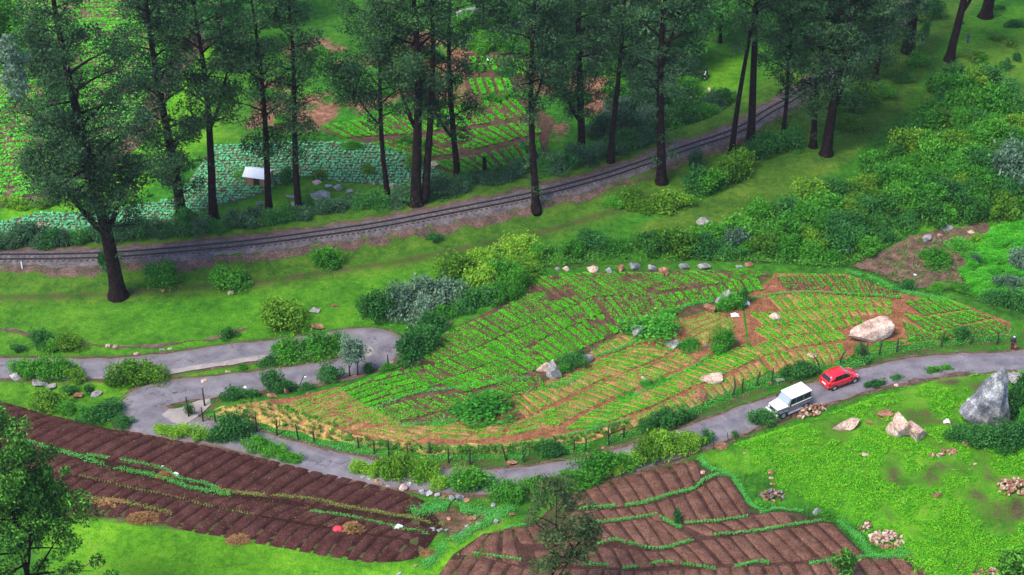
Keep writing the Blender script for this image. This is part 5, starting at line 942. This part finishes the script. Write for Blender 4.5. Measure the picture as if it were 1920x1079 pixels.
cloth('white bag lying on the ploughed ridge', 328, 890, 15, 'white', .2); cloth('pale flat sack above the white bag', 309, 877, 14, 'white', .12); cloth('white slab-like sack on the lower ploughed ridge', 748, 990, 18, 'white', .35)
cloth('small white rag on the bush at the hairpin corner', 460, 728, 7, 'white', .2); cloth('white sack between the valley field plots', 918, 114, 11, 'white', .5); cloth('small white bundle beside the straight eucalyptus', 841, 224, 9, 'white', .5)
cloth('white scrap beside the tall grey boulder', 1775, 792, 13, 'white', .4); cloth('white litter on the rough brown patch', 1715, 517, 8, 'white', .2)

# ------------------------------------------------------------------ posts
def post(label, group, px, py, hpx, dx=0, curve=0, branch=False, mat='wood', name='fence_post', r=.085, cat='post'):
    b = U(px, py); s = scale_at(b); k = k_at(b); H = hpx / (s * math.sqrt(1 - k * k)); X = dx / s; mb = MB()
    P = [(X * t + curve / s * math.sin(t * 3.14), .1 * X * t, -.25 + (H + .25) * t) for t in np.linspace(0, 1, 7)]
    mb.tube(P, [r * 1.2, r * 1.15, r * 1.05, r, r * .95, r * .85, r * .7], 7)
    if branch: mb.tube([P[3], (P[3][0] + .35, 0, P[3][2] + .5), (P[3][0] + .4, .1, H * 1.0)], [r * .8, r * .6, r * .35], 6); mb.tube([P[4], (P[4][0] - .3, 0, P[4][2] + .35)], [r * .7, r * .3], 6)
    o = mb.build(name, M[mat], None, True); o.location = tuple(b); return tag(o, label, cat, group)
LP = 'weathered wooden fence post between the road and the terraced field'
for (x, y, h, *r_) in [(354, 782, 38), (384, 762, 34), (381, 791, 27), (404, 792, 20), (428, 797, 24), (443, 803, 24), (482, 810, 34), (519, 817, 30, 2, 0, True), (560, 826, 30, -3), (589, 829, 24), (672, 842, 22), (702, 851, 24), (729, 856, 32), (765, 862, 26), (806, 852, 20),
                       (841, 868, 26), (881, 871, 30), (950, 863, 28, -9), (1045, 847, 30, -8, 2), (1077, 846, 22, -1), (1098, 848, 26), (1141, 834, 34, -2, 0, True), (1169, 820, 22), (1372, 742, 34, 1, 4), (1391, 736, 26), (1417, 724, 28, 6), (1447, 719, 28), (1535, 698, 32, -14, 5), (1575, 684, 28, 8, -3), (1620, 676, 36, -12, 2, True),
                       (1648, 666, 28, 2), (1681, 660, 26), (1764, 650, 30, 3), (1817, 645, 24, 9), (1868, 645, 26, -4, 4), (432, 742, 22, 2), (728, 692, 26), (983, 867, 20, 5, -4)]:
    a = list(r_) + [0, 0, False][len(r_):]; post(('forked ' if a[2] else 'curved ' if a[1] else 'leaning ' if abs(a[0]) > 2 else 'upright ') + ('short ' if h < 25 else 'tall ' if h > 31 else '') + LP, 'fence posts between road and terraced field', x, y, h, a[0], a[1], a[2])
LP2 = 'thin wooden stake along the edge of the stony slope'
for (x, y, h, dx) in [(1393, 912, 24, 4), (1417, 932, 24, 1), (1337, 843, 18, 0), (1366, 826, 16, -4), (1505, 982, 34, 1), (1515, 976, 28, -1), (1601, 992, 26, 10), (1609, 1002, 30, 10), (1768, 1058, 28, 8), (1823, 1078, 36, 12), (1790, 1072, 24, 14), (1340, 880, 12, 1), (1712, 500, 24, 0)]:
    post(LP2, 'thin stakes along the stony slope', x, y, h, dx, 0, False, 'wood', 'wooden_stake', .035, 'stake')
post('short white marker post on the ballast shoulder of the railway', None, 42, 503, 12, 0, 0, False, 'white', 'marker_post', .07)
post('leaning dark pole at the road edge with a white plate on top', None, 560, 722, 18, 12, 0, False, 'wood', 'leaning_pole', .05, 'pole')
cloth('small white plate resting on the leaning roadside pole', 572, 708, 8, 'white', .05, .7, 'sign_plate')
post('dark pointed stump standing at the hedge before the row field', None, 909, 325, 30, -1, 0, False, 'bark', 'tree_stump', .28, 'stump')
lb = U(686, 369); lg = MB(); lg.tube([(-2.1, 0, .15), (-1, .05, .3), (0, 0, .25), (1.9, -.1, .2)], [.3, .28, .24, .16], 8); lo_ = lg.build('fallen_log', M['barkp'], None, True); lo_.location = tuple(lb); tag(lo_, 'grey fallen log lying on the grass beyond the railway', 'log')
# ------------------------------------------------------------------ hut
def glassy(name, col, rough=.08):
    m, t, p, o = newmat(name); p.inputs['Base Color'].default_value = (*col, 1); p.inputs['Roughness'].default_value = rough; p.inputs['Specular IOR Level'].default_value = .5; return m
def paint(name, col, rough=.28, metal=0.0):
    m, t, p, o = newmat(name); n = noise(t, 3.0, 4, .6, False); c = mixc(t, math_(t, 'MULTIPLY', n, .25), col, tuple(.75 * v for v in col)); t.links.new(c, p.inputs['Base Color'])
    p.inputs['Roughness'].default_value = rough; p.inputs['Metallic'].default_value = metal; p.inputs['Coat Weight'].default_value = .7; p.inputs['Coat Roughness'].default_value = .08; return m
M['redpaint'] = paint('red_paint', (.62, .012, .022)); M['whitepaint'] = paint('white_paint', (.82, .82, .83)); M['silver'] = paint('grey_paint', (.16, .15, .17), .35, .3)
M['dglass'] = glassy('dark_glass', (.012, .013, .018), .25); M['lglass'] = glassy('windscreen_glass', (.25, .3, .33)); M['tyre'] = plain('tyre_rubber', (.018, .018, .02), .85); M['alloy'] = plain('alloy', (.55, .55, .57), .35, .6)
M['lamp'] = glassy('lamp_lens', (.8, .8, .78)); M['tail'] = glassy('tail_lens', (.4, .01, .01)); M['plate'] = plain('plate_white', (.85, .85, .82), .5); M['blackp'] = plain('black_plastic', (.02, .02, .022), .6)
M['brickw'] = noisemat('mud_brick', [(.22, .10, .05), (.36, .18, .09), (.45, .25, .14)], 1.5, .9, 8, .03); M['tin'] = plain('tin_roof', (.9, .9, .9), .5, .0)
hb = U(487, 342); hut = thing('field_hut', 'small brick hut with a bright white sheet roof beyond the railway', 'hut', hb, R(-14))
mb = MB(); mb.box(-1.5, 1.5, -1.0, 1.0, -.3, 1.35); mb.build('wall', M['brickw'], hut)
for s in (-1, 1):
    mb = MB(); n = 18; V = []
    for i in range(n + 1):
        x = -1.75 + 3.5 * i / n; c = .03 * (i % 2)
        V += [(x, 0, 2.0 + c), (x, s * 1.35, 1.32 + c), (x, 0, 1.96 + c), (x, s * 1.35, 1.28 + c)]
    F = []
    for i in range(n):
        a, b = 4 * i, 4 * i + 4; F += [(a, b, b + 1, a + 1), (a + 2, a + 3, b + 3, b + 2), (a + 1, b + 1, b + 3, a + 3)]
    mb.add(V, F); mb.build('roof_sheet', M['tin'], hut)
for s in (-1, 1):
    mb = MB(); mb.add([(s * 1.5, -1, 1.35), (s * 1.5, 1, 1.35), (s * 1.5, 0, 1.95), (s * 1.42, -1, 1.35), (s * 1.42, 1, 1.35), (s * 1.42, 0, 1.95)], [(0, 1, 2), (3, 5, 4), (0, 3, 4, 1), (1, 4, 5, 2), (0, 2, 5, 3)]); mb.build('gable', M['brickw'], hut)
mb = MB(); mb.box(-.4, .4, -1.04, -.99, -.2, 1.15); mb.build('door', M['wood'], hut)

# ------------------------------------------------------------------ vehicles (x forward, y to the driver's left)
def quad_panel(mb, pts, t=.012):
    P = [Vector(p) for p in pts]; n = (P[1] - P[0]).cross(P[3] - P[0]).normalized(); mb.add([p + n * t for p in P] + [p - n * t for p in P], [(0, 1, 2, 3), (7, 6, 5, 4), (0, 4, 5, 1), (1, 5, 6, 2), (2, 6, 7, 3), (3, 7, 4, 0)])
def wheel(parent, x, y, r, wd, spokes=5):
    w_ = link('wheel', None, parent, (x, y, r)); s = 1 if y > 0 else -1; mb = MB(); n = 22; rings = []
    for (yy, rr) in ((-wd / 2, r * .62), (-wd / 2, r * .9), (-wd * .38, r), (wd * .38, r), (wd / 2, r * .9), (wd / 2, r * .62)): rings.append([(rr * math.cos(6.2832 * i / n), yy, rr * math.sin(6.2832 * i / n)) for i in range(n)])
    mb.loft(rings, 0, False); mb.build('tyre', M['tyre'], w_, True)
    mb = MB(); yo = s * wd * .42
    mb.tube([(0, yo - s * .06, 0), (0, yo - s * .02, 0)], [r * .63, r * .63], 20)
    for i in range(spokes):
        a = 6.2832 * i / spokes; c, d = math.cos(a), math.sin(a); e = (-d * .045, c * .045)
        mb.add([(e[0], yo, e[1]), (-e[0], yo, -e[1]), (c * r * .62 - e[0] * .7, yo, d * r * .62 - e[1] * .7), (c * r * .62 + e[0] * .7, yo, d * r * .62 + e[1] * .7), (e[0], yo + s * .02, e[1]), (-e[0], yo + s * .02, -e[1]), (c * r * .62 - e[0] * .7, yo + s * .02, d * r * .62 - e[1] * .7), (c * r * .62 + e[0] * .7, yo + s * .02, d * r * .62 + e[1] * .7)],
               [(0, 1, 2, 3), (7, 6, 5, 4), (0, 4, 5, 1), (1, 5, 6, 2), (2, 6, 7, 3), (3, 7, 4, 0)])
    rings = []
    for (yy, rr) in ((yo - s * .03, r * .66), (yo + s * .015, r * .66), (yo + s * .015, r * .56), (yo - s * .03, r * .56)): rings.append([(rr * math.cos(6.2832 * i / 20), yy, rr * math.sin(6.2832 * i / 20)) for i in range(20)])
    mb.loft(rings, 0, False); mb.build('rim', M['alloy'], w_, True)
def section(x, w0, w1, zb, zs, zt, crown=.03):
    # closed ring: sill, flank, shoulder, top
    R_ = [(w0 * .86, zb), (w0 * .97, zb + .10), (w0, zb + .28), (w0 * .985, zs - .08), (w1 + (w0 - w1) * .45, zs + .01), (w1 * .9, zt), (w1 * .45, zt + crown), (0, zt + crown * 1.25)]
    L = [(x, y, z) for y, z in R_] + [(x, -y, z) for y, z in R_[-2::-1]]
    return L
def hatchback(loc, rz, tilt):
    c = thing('red_hatchback', 'red hatchback car with pale alloy wheels driving up the road', 'car', loc, rz); c.rotation_euler = (tilt[0], tilt[1], rz); c.scale = (1.13,) * 3
    S = [(-1.83, .62, .55, .40, .72, .80), (-1.80, .74, .66, .30, .84, .92), (-1.62, .82, .72, .22, .90, .95), (-1.2, .845, .74, .20, .91, .95), (-.5, .845, .74, .18, .90, .94), (.3, .845, .74, .18, .89, .93), (.85, .84, .72, .19, .87, .93), (1.2, .83, .70, .22, .82, .87), (1.55, .80, .64, .24, .72, .76), (1.74, .72, .52, .26, .60, .64), (1.84, .58, .40, .32, .52, .55)]
    mb = MB(); mb.loft([section(*s) for s in S]); body = mb.build('body', M['redpaint'], c, True)
    sub = body.modifiers.new('sub', 'SUBSURF'); sub.levels = 1; sub.render_levels = 1
    # cabin: roof and pillars
    def ring(x, wv, z): return [(x, wv, z), (x, wv * .5, z + .02), (x, 0, z + .03), (x, -wv * .5, z + .02), (x, -wv, z)]
    B = [(-1.74, .70, .90), (-1.50, .62, 1.36), (-1.32, .585, 1.44), (-.7, .60, 1.495), (-.1, .60, 1.50), (.22, .585, 1.46), (.98, .70, .90)]
    mb = MB(); V = []; F = []
    low = lambda x: .725 if x < .7 else .71
    rings = []
    for x, wv, z in B:
        t = (z - .90); rr = ring(x, wv, z); base = [(x, -low(x), .885), (x, low(x), .885)]; rings.append([base[1]] + rr + [base[0]])
    mb.loft(rings, 0, True); mb.build('cabin', M['redpaint'], c, True)
    def side(xs, s, name):                        # window between belt z and roof line
        P = [(x, s * y, z) for x, y, z in xs]
        if s > 0: P = P[::-1]
        m_ = MB(); quad_panel(m_, P, .02); m_.build(name, M['dglass'], c)
    for s in (-1, 1):
        side([(-.28, .728, .95), (.62, .722, .95), (.20, .625, 1.36), (-.28, .632, 1.40)], s, 'side_window')
        side([(-1.18, .728, .97), (-.36, .728, .95), (-.36, .632, 1.40), (-1.05, .632, 1.37)], s, 'side_window')
        for x in (-.33, .70):
            m_ = MB(); m_.box(x - .008, x + .008, s * .845 - .012, s * .845 + .006, .36, .90); m_.build('door_seam', M['blackp'], c)
        for x in (-.85, .05):
            m_ = MB(); m_.box(x - .09, x + .09, s * .85 - .02, s * .85 + .02, .74, .775); m_.build('door_handle', M['redpaint'], c, False, .008)
        m_ = MB(); m_.box(.52, .66, s * .80 - .09, s * .80 + .09, .96, 1.08); m_.build('mirror', M['redpaint'], c, True, .025)
        m_ = MB(); quad_panel(m_, [(1.42, s * .80, .66), (1.42, s * .55, .80), (1.78, s * .42, .60), (1.72, s * .66, .56)][::s], .03); m_.build('headlight', M['lamp'], c)
        m_ = MB(); m_.box(-1.83, -1.68, s * .70 - .07, s * .70 + .07, .62, .92); m_.build('tail_light', M['tail'], c, True, .02)
        m_ = MB(); m_.box(-.9, .85, s * .845 - .015, s * .845 + .015, .20, .28); m_.build('sill', M['blackp'], c)
        for x in (-1.2, 1.18):
            m_ = MB(); m_.tube([(x, s * .70, .29), (x, s * .842, .29)], [.355, .355], 20); m_.build('wheel_arch', M['blackp'], c); wheel(c, x, s * .77, .285, .19)
    m_ = MB(); quad_panel(m_, [(.93, -.60, .95), (.93, .60, .95), (.27, .52, 1.44), (.27, -.52, 1.44)], .03); m_.build('windscreen', M['lglass'], c)
    m_ = MB(); quad_panel(m_, [(-1.745, .58, .98), (-1.745, -.58, .98), (-1.545, -.50, 1.33), (-1.545, .50, 1.33)], .03); m_.build('rear_window', M['dglass'], c)
    m_ = MB(); m_.box(-1.86, -1.82, -.26, .26, .52, .64); m_.build('number_plate', M['plate'], c)
    m_ = MB(); m_.box(-1.87, -1.72, -.66, .66, .28, .46); m_.build('rear_bumper', M['redpaint'], c, True, .04)
    m_ = MB(); m_.box(1.76, 1.86, -.38, .38, .34, .44); m_.build('grille', M['blackp'], c, False, .01)
    return c
def jeep(loc, rz, tilt):
    c = thing('white_jeep', 'boxy white jeep with dark lower sides driving down the road', 'jeep', loc, rz); c.rotation_euler = (tilt[0], tilt[1], rz); c.scale = (1.15,) * 3
    mb = MB(); mb.box(-1.98, .72, -.80, .80, .42, 1.12); mb.build('body', M['silver'], c, False, .04)
    mb = MB(); V = [(.70, -.80, .5), (.70, .80, .5), (1.88, .68, .5), (1.88, -.68, .5), (.70, -.80, 1.12), (.70, .80, 1.12), (1.88, .66, 1.04), (1.88, -.66, 1.04)]
    mb.add(V, [(0, 3, 2, 1), (4, 5, 6, 7), (0, 1, 5, 4), (1, 2, 6, 5), (2, 3, 7, 6), (3, 0, 4, 7)]); mb.build('front_body', M['silver'], c, False, .05)
    mb = MB(); mb.add([(.66, -.76, 1.13), (.66, .76, 1.13), (1.86, .64, 1.05), (1.86, -.64, 1.05), (.66, -.72, 1.18), (.66, .72, 1.18), (1.82, .60, 1.10), (1.82, -.60, 1.10)], [(0, 3, 2, 1), (4, 5, 6, 7), (0, 1, 5, 4), (1, 2, 6, 5), (2, 3, 7, 6), (3, 0, 4, 7)]); mb.build('bonnet', M['whitepaint'], c, False, .025)
    mb = MB(); mb.add([(-1.96, -.79, 1.12), (-1.96, .79, 1.12), (.72, .79, 1.12), (.72, -.79, 1.12), (-1.92, -.71, 1.78), (-1.92, .71, 1.78), (.36, .70, 1.78), (.36, -.70, 1.78)], [(0, 3, 2, 1), (4, 5, 6, 7), (0, 1, 5, 4), (1, 2, 6, 5), (2, 3, 7, 6), (3, 0, 4, 7)]); mb.build('cabin', M['silver'], c, False, .03)
    mb = MB(); mb.box(-1.98, .42, -.75, .75, 1.775, 1.86); mb.build('roof', M['whitepaint'], c, False, .04)
    for s in (-1, 1):
        for (a, b_) in ((-.12, .52), (-.98, -.22), (-1.84, -1.10)):
            f = lambda x, z: (x, s * (.79 - .085 * (z - 1.12) / .66), z); P = [f(a, 1.2), f(b_, 1.2), f(min(b_, .40), 1.68), f(a, 1.68)]
            m_ = MB(); quad_panel(m_, P if s < 0 else P[::-1], .015); m_.build('side_window', M['dglass'], c)
        m_ = MB(); m_.box(-1.94, .68, s * .80 - .018, s * .80 + .018, 1.07, 1.13); m_.build('belt_strip', M['whitepaint'], c)
        for x in (-1.04, -.17, .62):
            m_ = MB(); m_.box(x - .01, x + .01, s * .80 - .012, s * .80 + .006, .46, 1.06); m_.build('door_seam', M['blackp'], c)
        m_ = MB(); m_.box(-.95, .75, s * .86 - .10, s * .86 + .10, .36, .41); m_.build('side_step', M['alloy'], c)
        m_ = MB(); m_.box(.58, .68, s * .92 - .07, s * .92 + .07, 1.15, 1.36); m_.build('mirror', M['blackp'], c, False, .02)
        m_ = MB(); m_.box(1.885, 1.92, s * .48 - .11, s * .48 + .11, .78, .96); m_.build('headlight', M['lamp'], c, False, .012)
        m_ = MB(); m_.box(-2.02, -1.97, s * .70 - .06, s * .70 + .06, .75, 1.0); m_.build('tail_light', M['tail'], c)
        for x in (-1.35, 1.25):
            m_ = MB(); m_.box(x - .48, x + .48, s * .78 - .10, s * .78 + .10, .74, .80); m_.build('mudguard', M['silver'], c, False, .02)
            m_ = MB(); m_.tube([(x, s * .55, .38), (x, s * .815, .38)], [.43, .43], 20); m_.build('wheel_arch', M['blackp'], c); wheel(c, x, s * .75, .36, .22, 6)
    m_ = MB(); quad_panel(m_, [(.735, -.68, 1.2), (.735, .68, 1.2), (.405, .62, 1.73), (.405, -.62, 1.73)], .02); m_.build('windscreen', M['lglass'], c)
    m_ = MB(); m_.box(1.87, 1.905, -.32, .32, .72, 1.0); m_.build('grille', M['blackp'], c, False, .01)
    m_ = MB(); m_.box(1.86, 2.02, -.78, .78, .46, .62); m_.build('front_bumper', M['whitepaint'], c, False, .03)
    m_ = MB(); m_.box(-2.08, -1.96, -.76, .76, .42, .56); m_.build('rear_bumper', M['blackp'], c, False, .03)
    m_ = MB(); m_.tube([(-2.16, .1, .98), (-1.98, .1, .98)], [.34, .36], 20); m_.build('spare_wheel', M['tyre'], c, True)
    return c
def heading(pa, pb): a, b_ = U(*pa), U(*pb); return math.atan2(b_[1] - a[1], b_[0] - a[0])
def on_road(px, py): p = U(px, py); p[2] += .075; return p
hatchback(on_road(1573, 718), heading((1548, 726), (1606, 705)), (0, 0))
jeep(on_road(1477, 769), heading((1512, 752), (1450, 779)), (0, 0))

# ------------------------------------------------------------------ people and animals
def skin(name, verts, edges, radii, mat, parent, root=0, sub=1):
    me = bpy.data.meshes.new(name); me.from_pydata(verts, edges, []); me.materials.append(mat); o = link(name, me, parent); o.modifiers.new('skin', 'SKIN').use_smooth_shade = True
    for i, r in enumerate(radii):
        d = me.skin_vertices[0].data[i]; d.radius = (r, r) if not isinstance(r, tuple) else r; d.use_root = (i == root)
    s = o.modifiers.new('sub', 'SUBSURF'); s.levels = sub; s.render_levels = sub; return o
M['skinm'] = plain('brown_skin', (.14, .07, .04), .6); M['navy'] = plain('navy_wool', (.012, .014, .03), .85); M['maroon'] = plain('maroon_cloth', (.06, .01, .014), .85); M['capw'] = plain('cap_white', (.6, .62, .62), .8); M['bagr'] = plain('bag_red', (.35, .07, .03), .7); M['bluegrey'] = plain('blue_grey_cloth', (.05, .06, .11), .85); M['hair'] = plain('black_hair', (.008, .007, .007), .6)
def person(label, loc, rz, top, bottom, head_cover, robe=False, bag=False, H=1.68):
    p = thing('person', label, 'person', loc, rz); f = H / 1.7
    J = {'pel': (0, 0, .95), 'wai': (0, .01, 1.08), 'che': (0, .0, 1.30), 'nec': (0, .02, 1.46), 'hb': (0, .03, 1.54), 'ht': (0, .035, 1.64), 'sl': (-.17, 0, 1.38), 'el': (-.25, .02, 1.12), 'wl': (-.24, .10, .88), 'sr': (.17, 0, 1.38), 'er': (.24, -.03, 1.12), 'wr': (.24, .04, .88),
         'hl': (-.09, 0, .90), 'kl': (-.10, .06, .50), 'al': (-.10, -.06, .08), 'tl': (-.10, .10, .03), 'hr': (.09, 0, .90), 'kr': (.10, .02, .50), 'ar': (.10, .12, .08), 'tr': (.10, .27, .03)}
    K = list(J); ix = {k: i for i, k in enumerate(K)}; E = [('pel', 'wai'), ('wai', 'che'), ('che', 'nec'), ('nec', 'hb'), ('hb', 'ht'), ('che', 'sl'), ('sl', 'el'), ('el', 'wl'), ('che', 'sr'), ('sr', 'er'), ('er', 'wr'), ('pel', 'hl'), ('hl', 'kl'), ('kl', 'al'), ('al', 'tl'), ('pel', 'hr'), ('hr', 'kr'), ('kr', 'ar'), ('ar', 'tr')]
    V = [tuple(c * f for c in J[k]) for k in K]; EE = [(ix[a], ix[b_]) for a, b_ in E]; rad = dict(pel=.14, wai=.125, che=.15, nec=.055, hb=.085, ht=.08, sl=.06, el=.045, wl=.035, sr=.06, er=.045, wr=.035, hl=.085, kl=.06, al=.042, tl=.035, hr=.085, kr=.06, ar=.042, tr=.035)
    # palms and five fingers on each hand
    body_v, body_e, body_r = list(V), list(EE), [rad[k] * f for k in K]
    for s, wv in ((-1, 'wl'), (1, 'wr')):
        w0 = J[wv]; i0 = len(body_v); body_v.append((w0[0], w0[1] + .02, w0[2] - .07)); body_r.append(.034); body_e.append((ix[wv], i0))
        for j, (fy, ln) in enumerate(((-.03, .075), (-.01, .09), (.012, .085), (.032, .07))):
            a = len(body_v); body_v += [(w0[0] + s * .004, w0[1] + .02 + fy, w0[2] - .11), (w0[0] - s * .012, w0[1] + .025 + fy, w0[2] - .11 - ln)]; body_r += [.010, .008]; body_e += [(i0, a), (a, a + 1)]
        a = len(body_v); body_v += [(w0[0] - s * .02, w0[1] + .055, w0[2] - .06), (w0[0] - s * .02, w0[1] + .08, w0[2] - .10)]; body_r += [.011, .009]; body_e += [(i0, a), (a, a + 1)]
    bd = skin('body', body_v, body_e, body_r, M['skinm'], p)
    sub = lambda ks: ([V[ix[k]] for k in ks], {k: i for i, k in enumerate(ks)})
    def wear(name, ks, es, rr, mat):
        vv, d = sub(ks); return skin(name, vv, [(d[a], d[b_]) for a, b_ in es], [r * f for r in rr], mat, p)
    wear('jacket', ['pel', 'wai', 'che', 'nec', 'sl', 'el', 'wl', 'sr', 'er', 'wr'], [('pel', 'wai'), ('wai', 'che'), ('che', 'nec'), ('che', 'sl'), ('sl', 'el'), ('el', 'wl'), ('che', 'sr'), ('sr', 'er'), ('er', 'wr')], [.175, .165, .18, .08, .085, .07, .055, .085, .07, .055], top)
    if robe: skin('robe', [(0, 0, 1.1 * f), (0, 0, .8 * f), (0, .02, .45 * f), (0, .03, .16 * f)], [(0, 1), (1, 2), (2, 3)], [.17 * f, .18 * f, .19 * f, .2 * f], bottom, p)
    else: wear('trousers', ['pel', 'hl', 'kl', 'al', 'hr', 'kr', 'ar'], [('pel', 'hl'), ('hl', 'kl'), ('kl', 'al'), ('pel', 'hr'), ('hr', 'kr'), ('kr', 'ar')], [.165, .12, .10, .075, .12, .10, .075], bottom)
    for nm, (x, y, z), r, mt in (('nose', (0, .135, 1.575), .018, 'skinm'), ('ear', (-.088, .03, 1.58), .022, 'skinm'), ('ear', (.088, .03, 1.58), .022, 'skinm'), ('eye', (-.032, .115, 1.60), .012, 'hair'), ('eye', (.032, .115, 1.60), .012, 'hair'), ('mouth', (0, .122, 1.53), .014, 'maroon')):
        bm = bmesh.new(); bmesh.ops.create_icosphere(bm, subdivisions=1, radius=r * f); me = bpy.data.meshes.new(nm); bm.to_mesh(me); bm.free(); me.materials.append(M[mt]); link(nm, me, p, (x * f, y * f, z * f))
    mb = MB(); rings = []
    for a in np.linspace(0, 1, 7): rings.append([(.105 * f * math.cos(a * 1.55) * math.cos(t), .02 * f + .115 * f * math.cos(a * 1.55) * math.sin(t), (1.62 + .105 * math.sin(a * 1.55)) * f) for t in np.linspace(0, 6.2832, 13)[:-1]])
    mb.loft(rings); mb.build(*head_cover, p, True)
    if bag:
        mb = MB(); mb.box(-.42, -.16, .0, .16, .36, .70); mb.build('carried_bag', M['bagr'], None, False, .04)
        o = C.objects.get('carried_bag') or bpy.data.objects['carried_bag']; o.matrix_world = Matrix.Translation(Vector(loc)) @ Matrix.Rotation(rz, 4, 'Z'); tag(o, 'reddish bag hanging from the hand of the person in the white cap', 'bag')
    return p
person('person in navy jacket, maroon trousers and white cap walking with a bag', U(1897, 656), R(160), M['navy'], M['maroon'], ('cap', M['capw']), False, True, 1.8)
person('person in long blue-grey clothes standing on the upper slope', U(1814, 82), R(20), M['bluegrey'], M['bluegrey'], ('hair', M['hair']), True, False, 1.7)
def animal(label, cat, px, py, rz, L, Hs, mat, spots=None, horns=False):
    a = thing(cat, label, cat, U(px, py), rz)
    V = [(-.42 * L, 0, Hs * .88), (-.1 * L, 0, Hs * .84), (.28 * L, 0, Hs * .88), (.45 * L, 0, Hs * .86), (.58 * L, 0, Hs * .62), (.70 * L, 0, Hs * .42)]; E = [(0, 1), (1, 2), (2, 3), (3, 4), (4, 5)]; Rr = [.16 * L, .19 * L, .17 * L, .11 * L, .075 * L, .05 * L]
    for s in (-1, 1):
        for (j, x, kx, hx) in ((0, -.40, -.34, -.45), (2, .28, .29, .28)):
            i = len(V); V += [(x * L, s * .11 * L, Hs * .72), (kx * L, s * .12 * L, Hs * .46), (hx * L, s * .12 * L, Hs * .26), ((hx + .01) * L, s * .12 * L, .0)]; E += [(j, i), (i, i + 1), (i + 1, i + 2), (i + 2, i + 3)]; Rr += [.085 * L, .055 * L, .036 * L, .034 * L]
        i = len(V); V += [(.56 * L, s * .10 * L, Hs * .70)]; E += [(4, i)]; Rr += [.03 * L]
    i = len(V); V += [(-.52 * L, 0, Hs * .8), (-.54 * L, 0, Hs * .4)]; E += [(0, i), (i, i + 1)]; Rr += [.02 * L, .018 * L]
    skin('body', V, E, Rr, mat, a, 1)
    return a
mcow, t_, p_, o__ = newmat('cow_hide'); cc_ = ramp(t_, noise(t_, 2.2, 1, .4, False), [(.01, .01, .01), (.01, .01, .01), (.7, .68, .64), (.7, .68, .64)], [0, .60, .63, 1]); t_.links.new(cc_, p_.inputs['Base Color']); p_.inputs['Roughness'].default_value = .8
mshp = plain('pale_fleece', (.6, .52, .42), .9)
animal('black and white cow grazing in the meadow beyond the rails', 'cow', 1321, 148, R(70), 1.7, 1.35, mcow)
animal('pale sheep standing alone in the grazing meadow', 'sheep', 1329, 175, R(100), .95, .75, mshp)
animal('pale sheep near the bushes of the grazing meadow', 'sheep', 1291, 192, R(30), .95, .75, mshp)
animal('pale sheep lowest in the grazing meadow', 'sheep', 1322, 196, R(10), .9, .7, mshp)

# ------------------------------------------------------------------ air
mh = bpy.data.materials.new('haze_air'); mh.use_nodes = True; th = mh.node_tree; th.nodes.clear()
pv = th.nodes.new('ShaderNodeVolumePrincipled'); pv.inputs['Color'].default_value = (.82, .88, 1.0, 1); pv.inputs['Density'].default_value = .00009; pv.inputs['Anisotropy'].default_value = .2
oh = th.nodes.new('ShaderNodeOutputMaterial'); th.links.new(pv.outputs[0], oh.inputs['Volume'])
mb = MB(); mb.box(-1750, 1750, -500, 2300, -12, 330); ho = mb.build('haze', mh); tag(ho, 'thin pale haze in the valley air', 'haze', None, 'stuff')
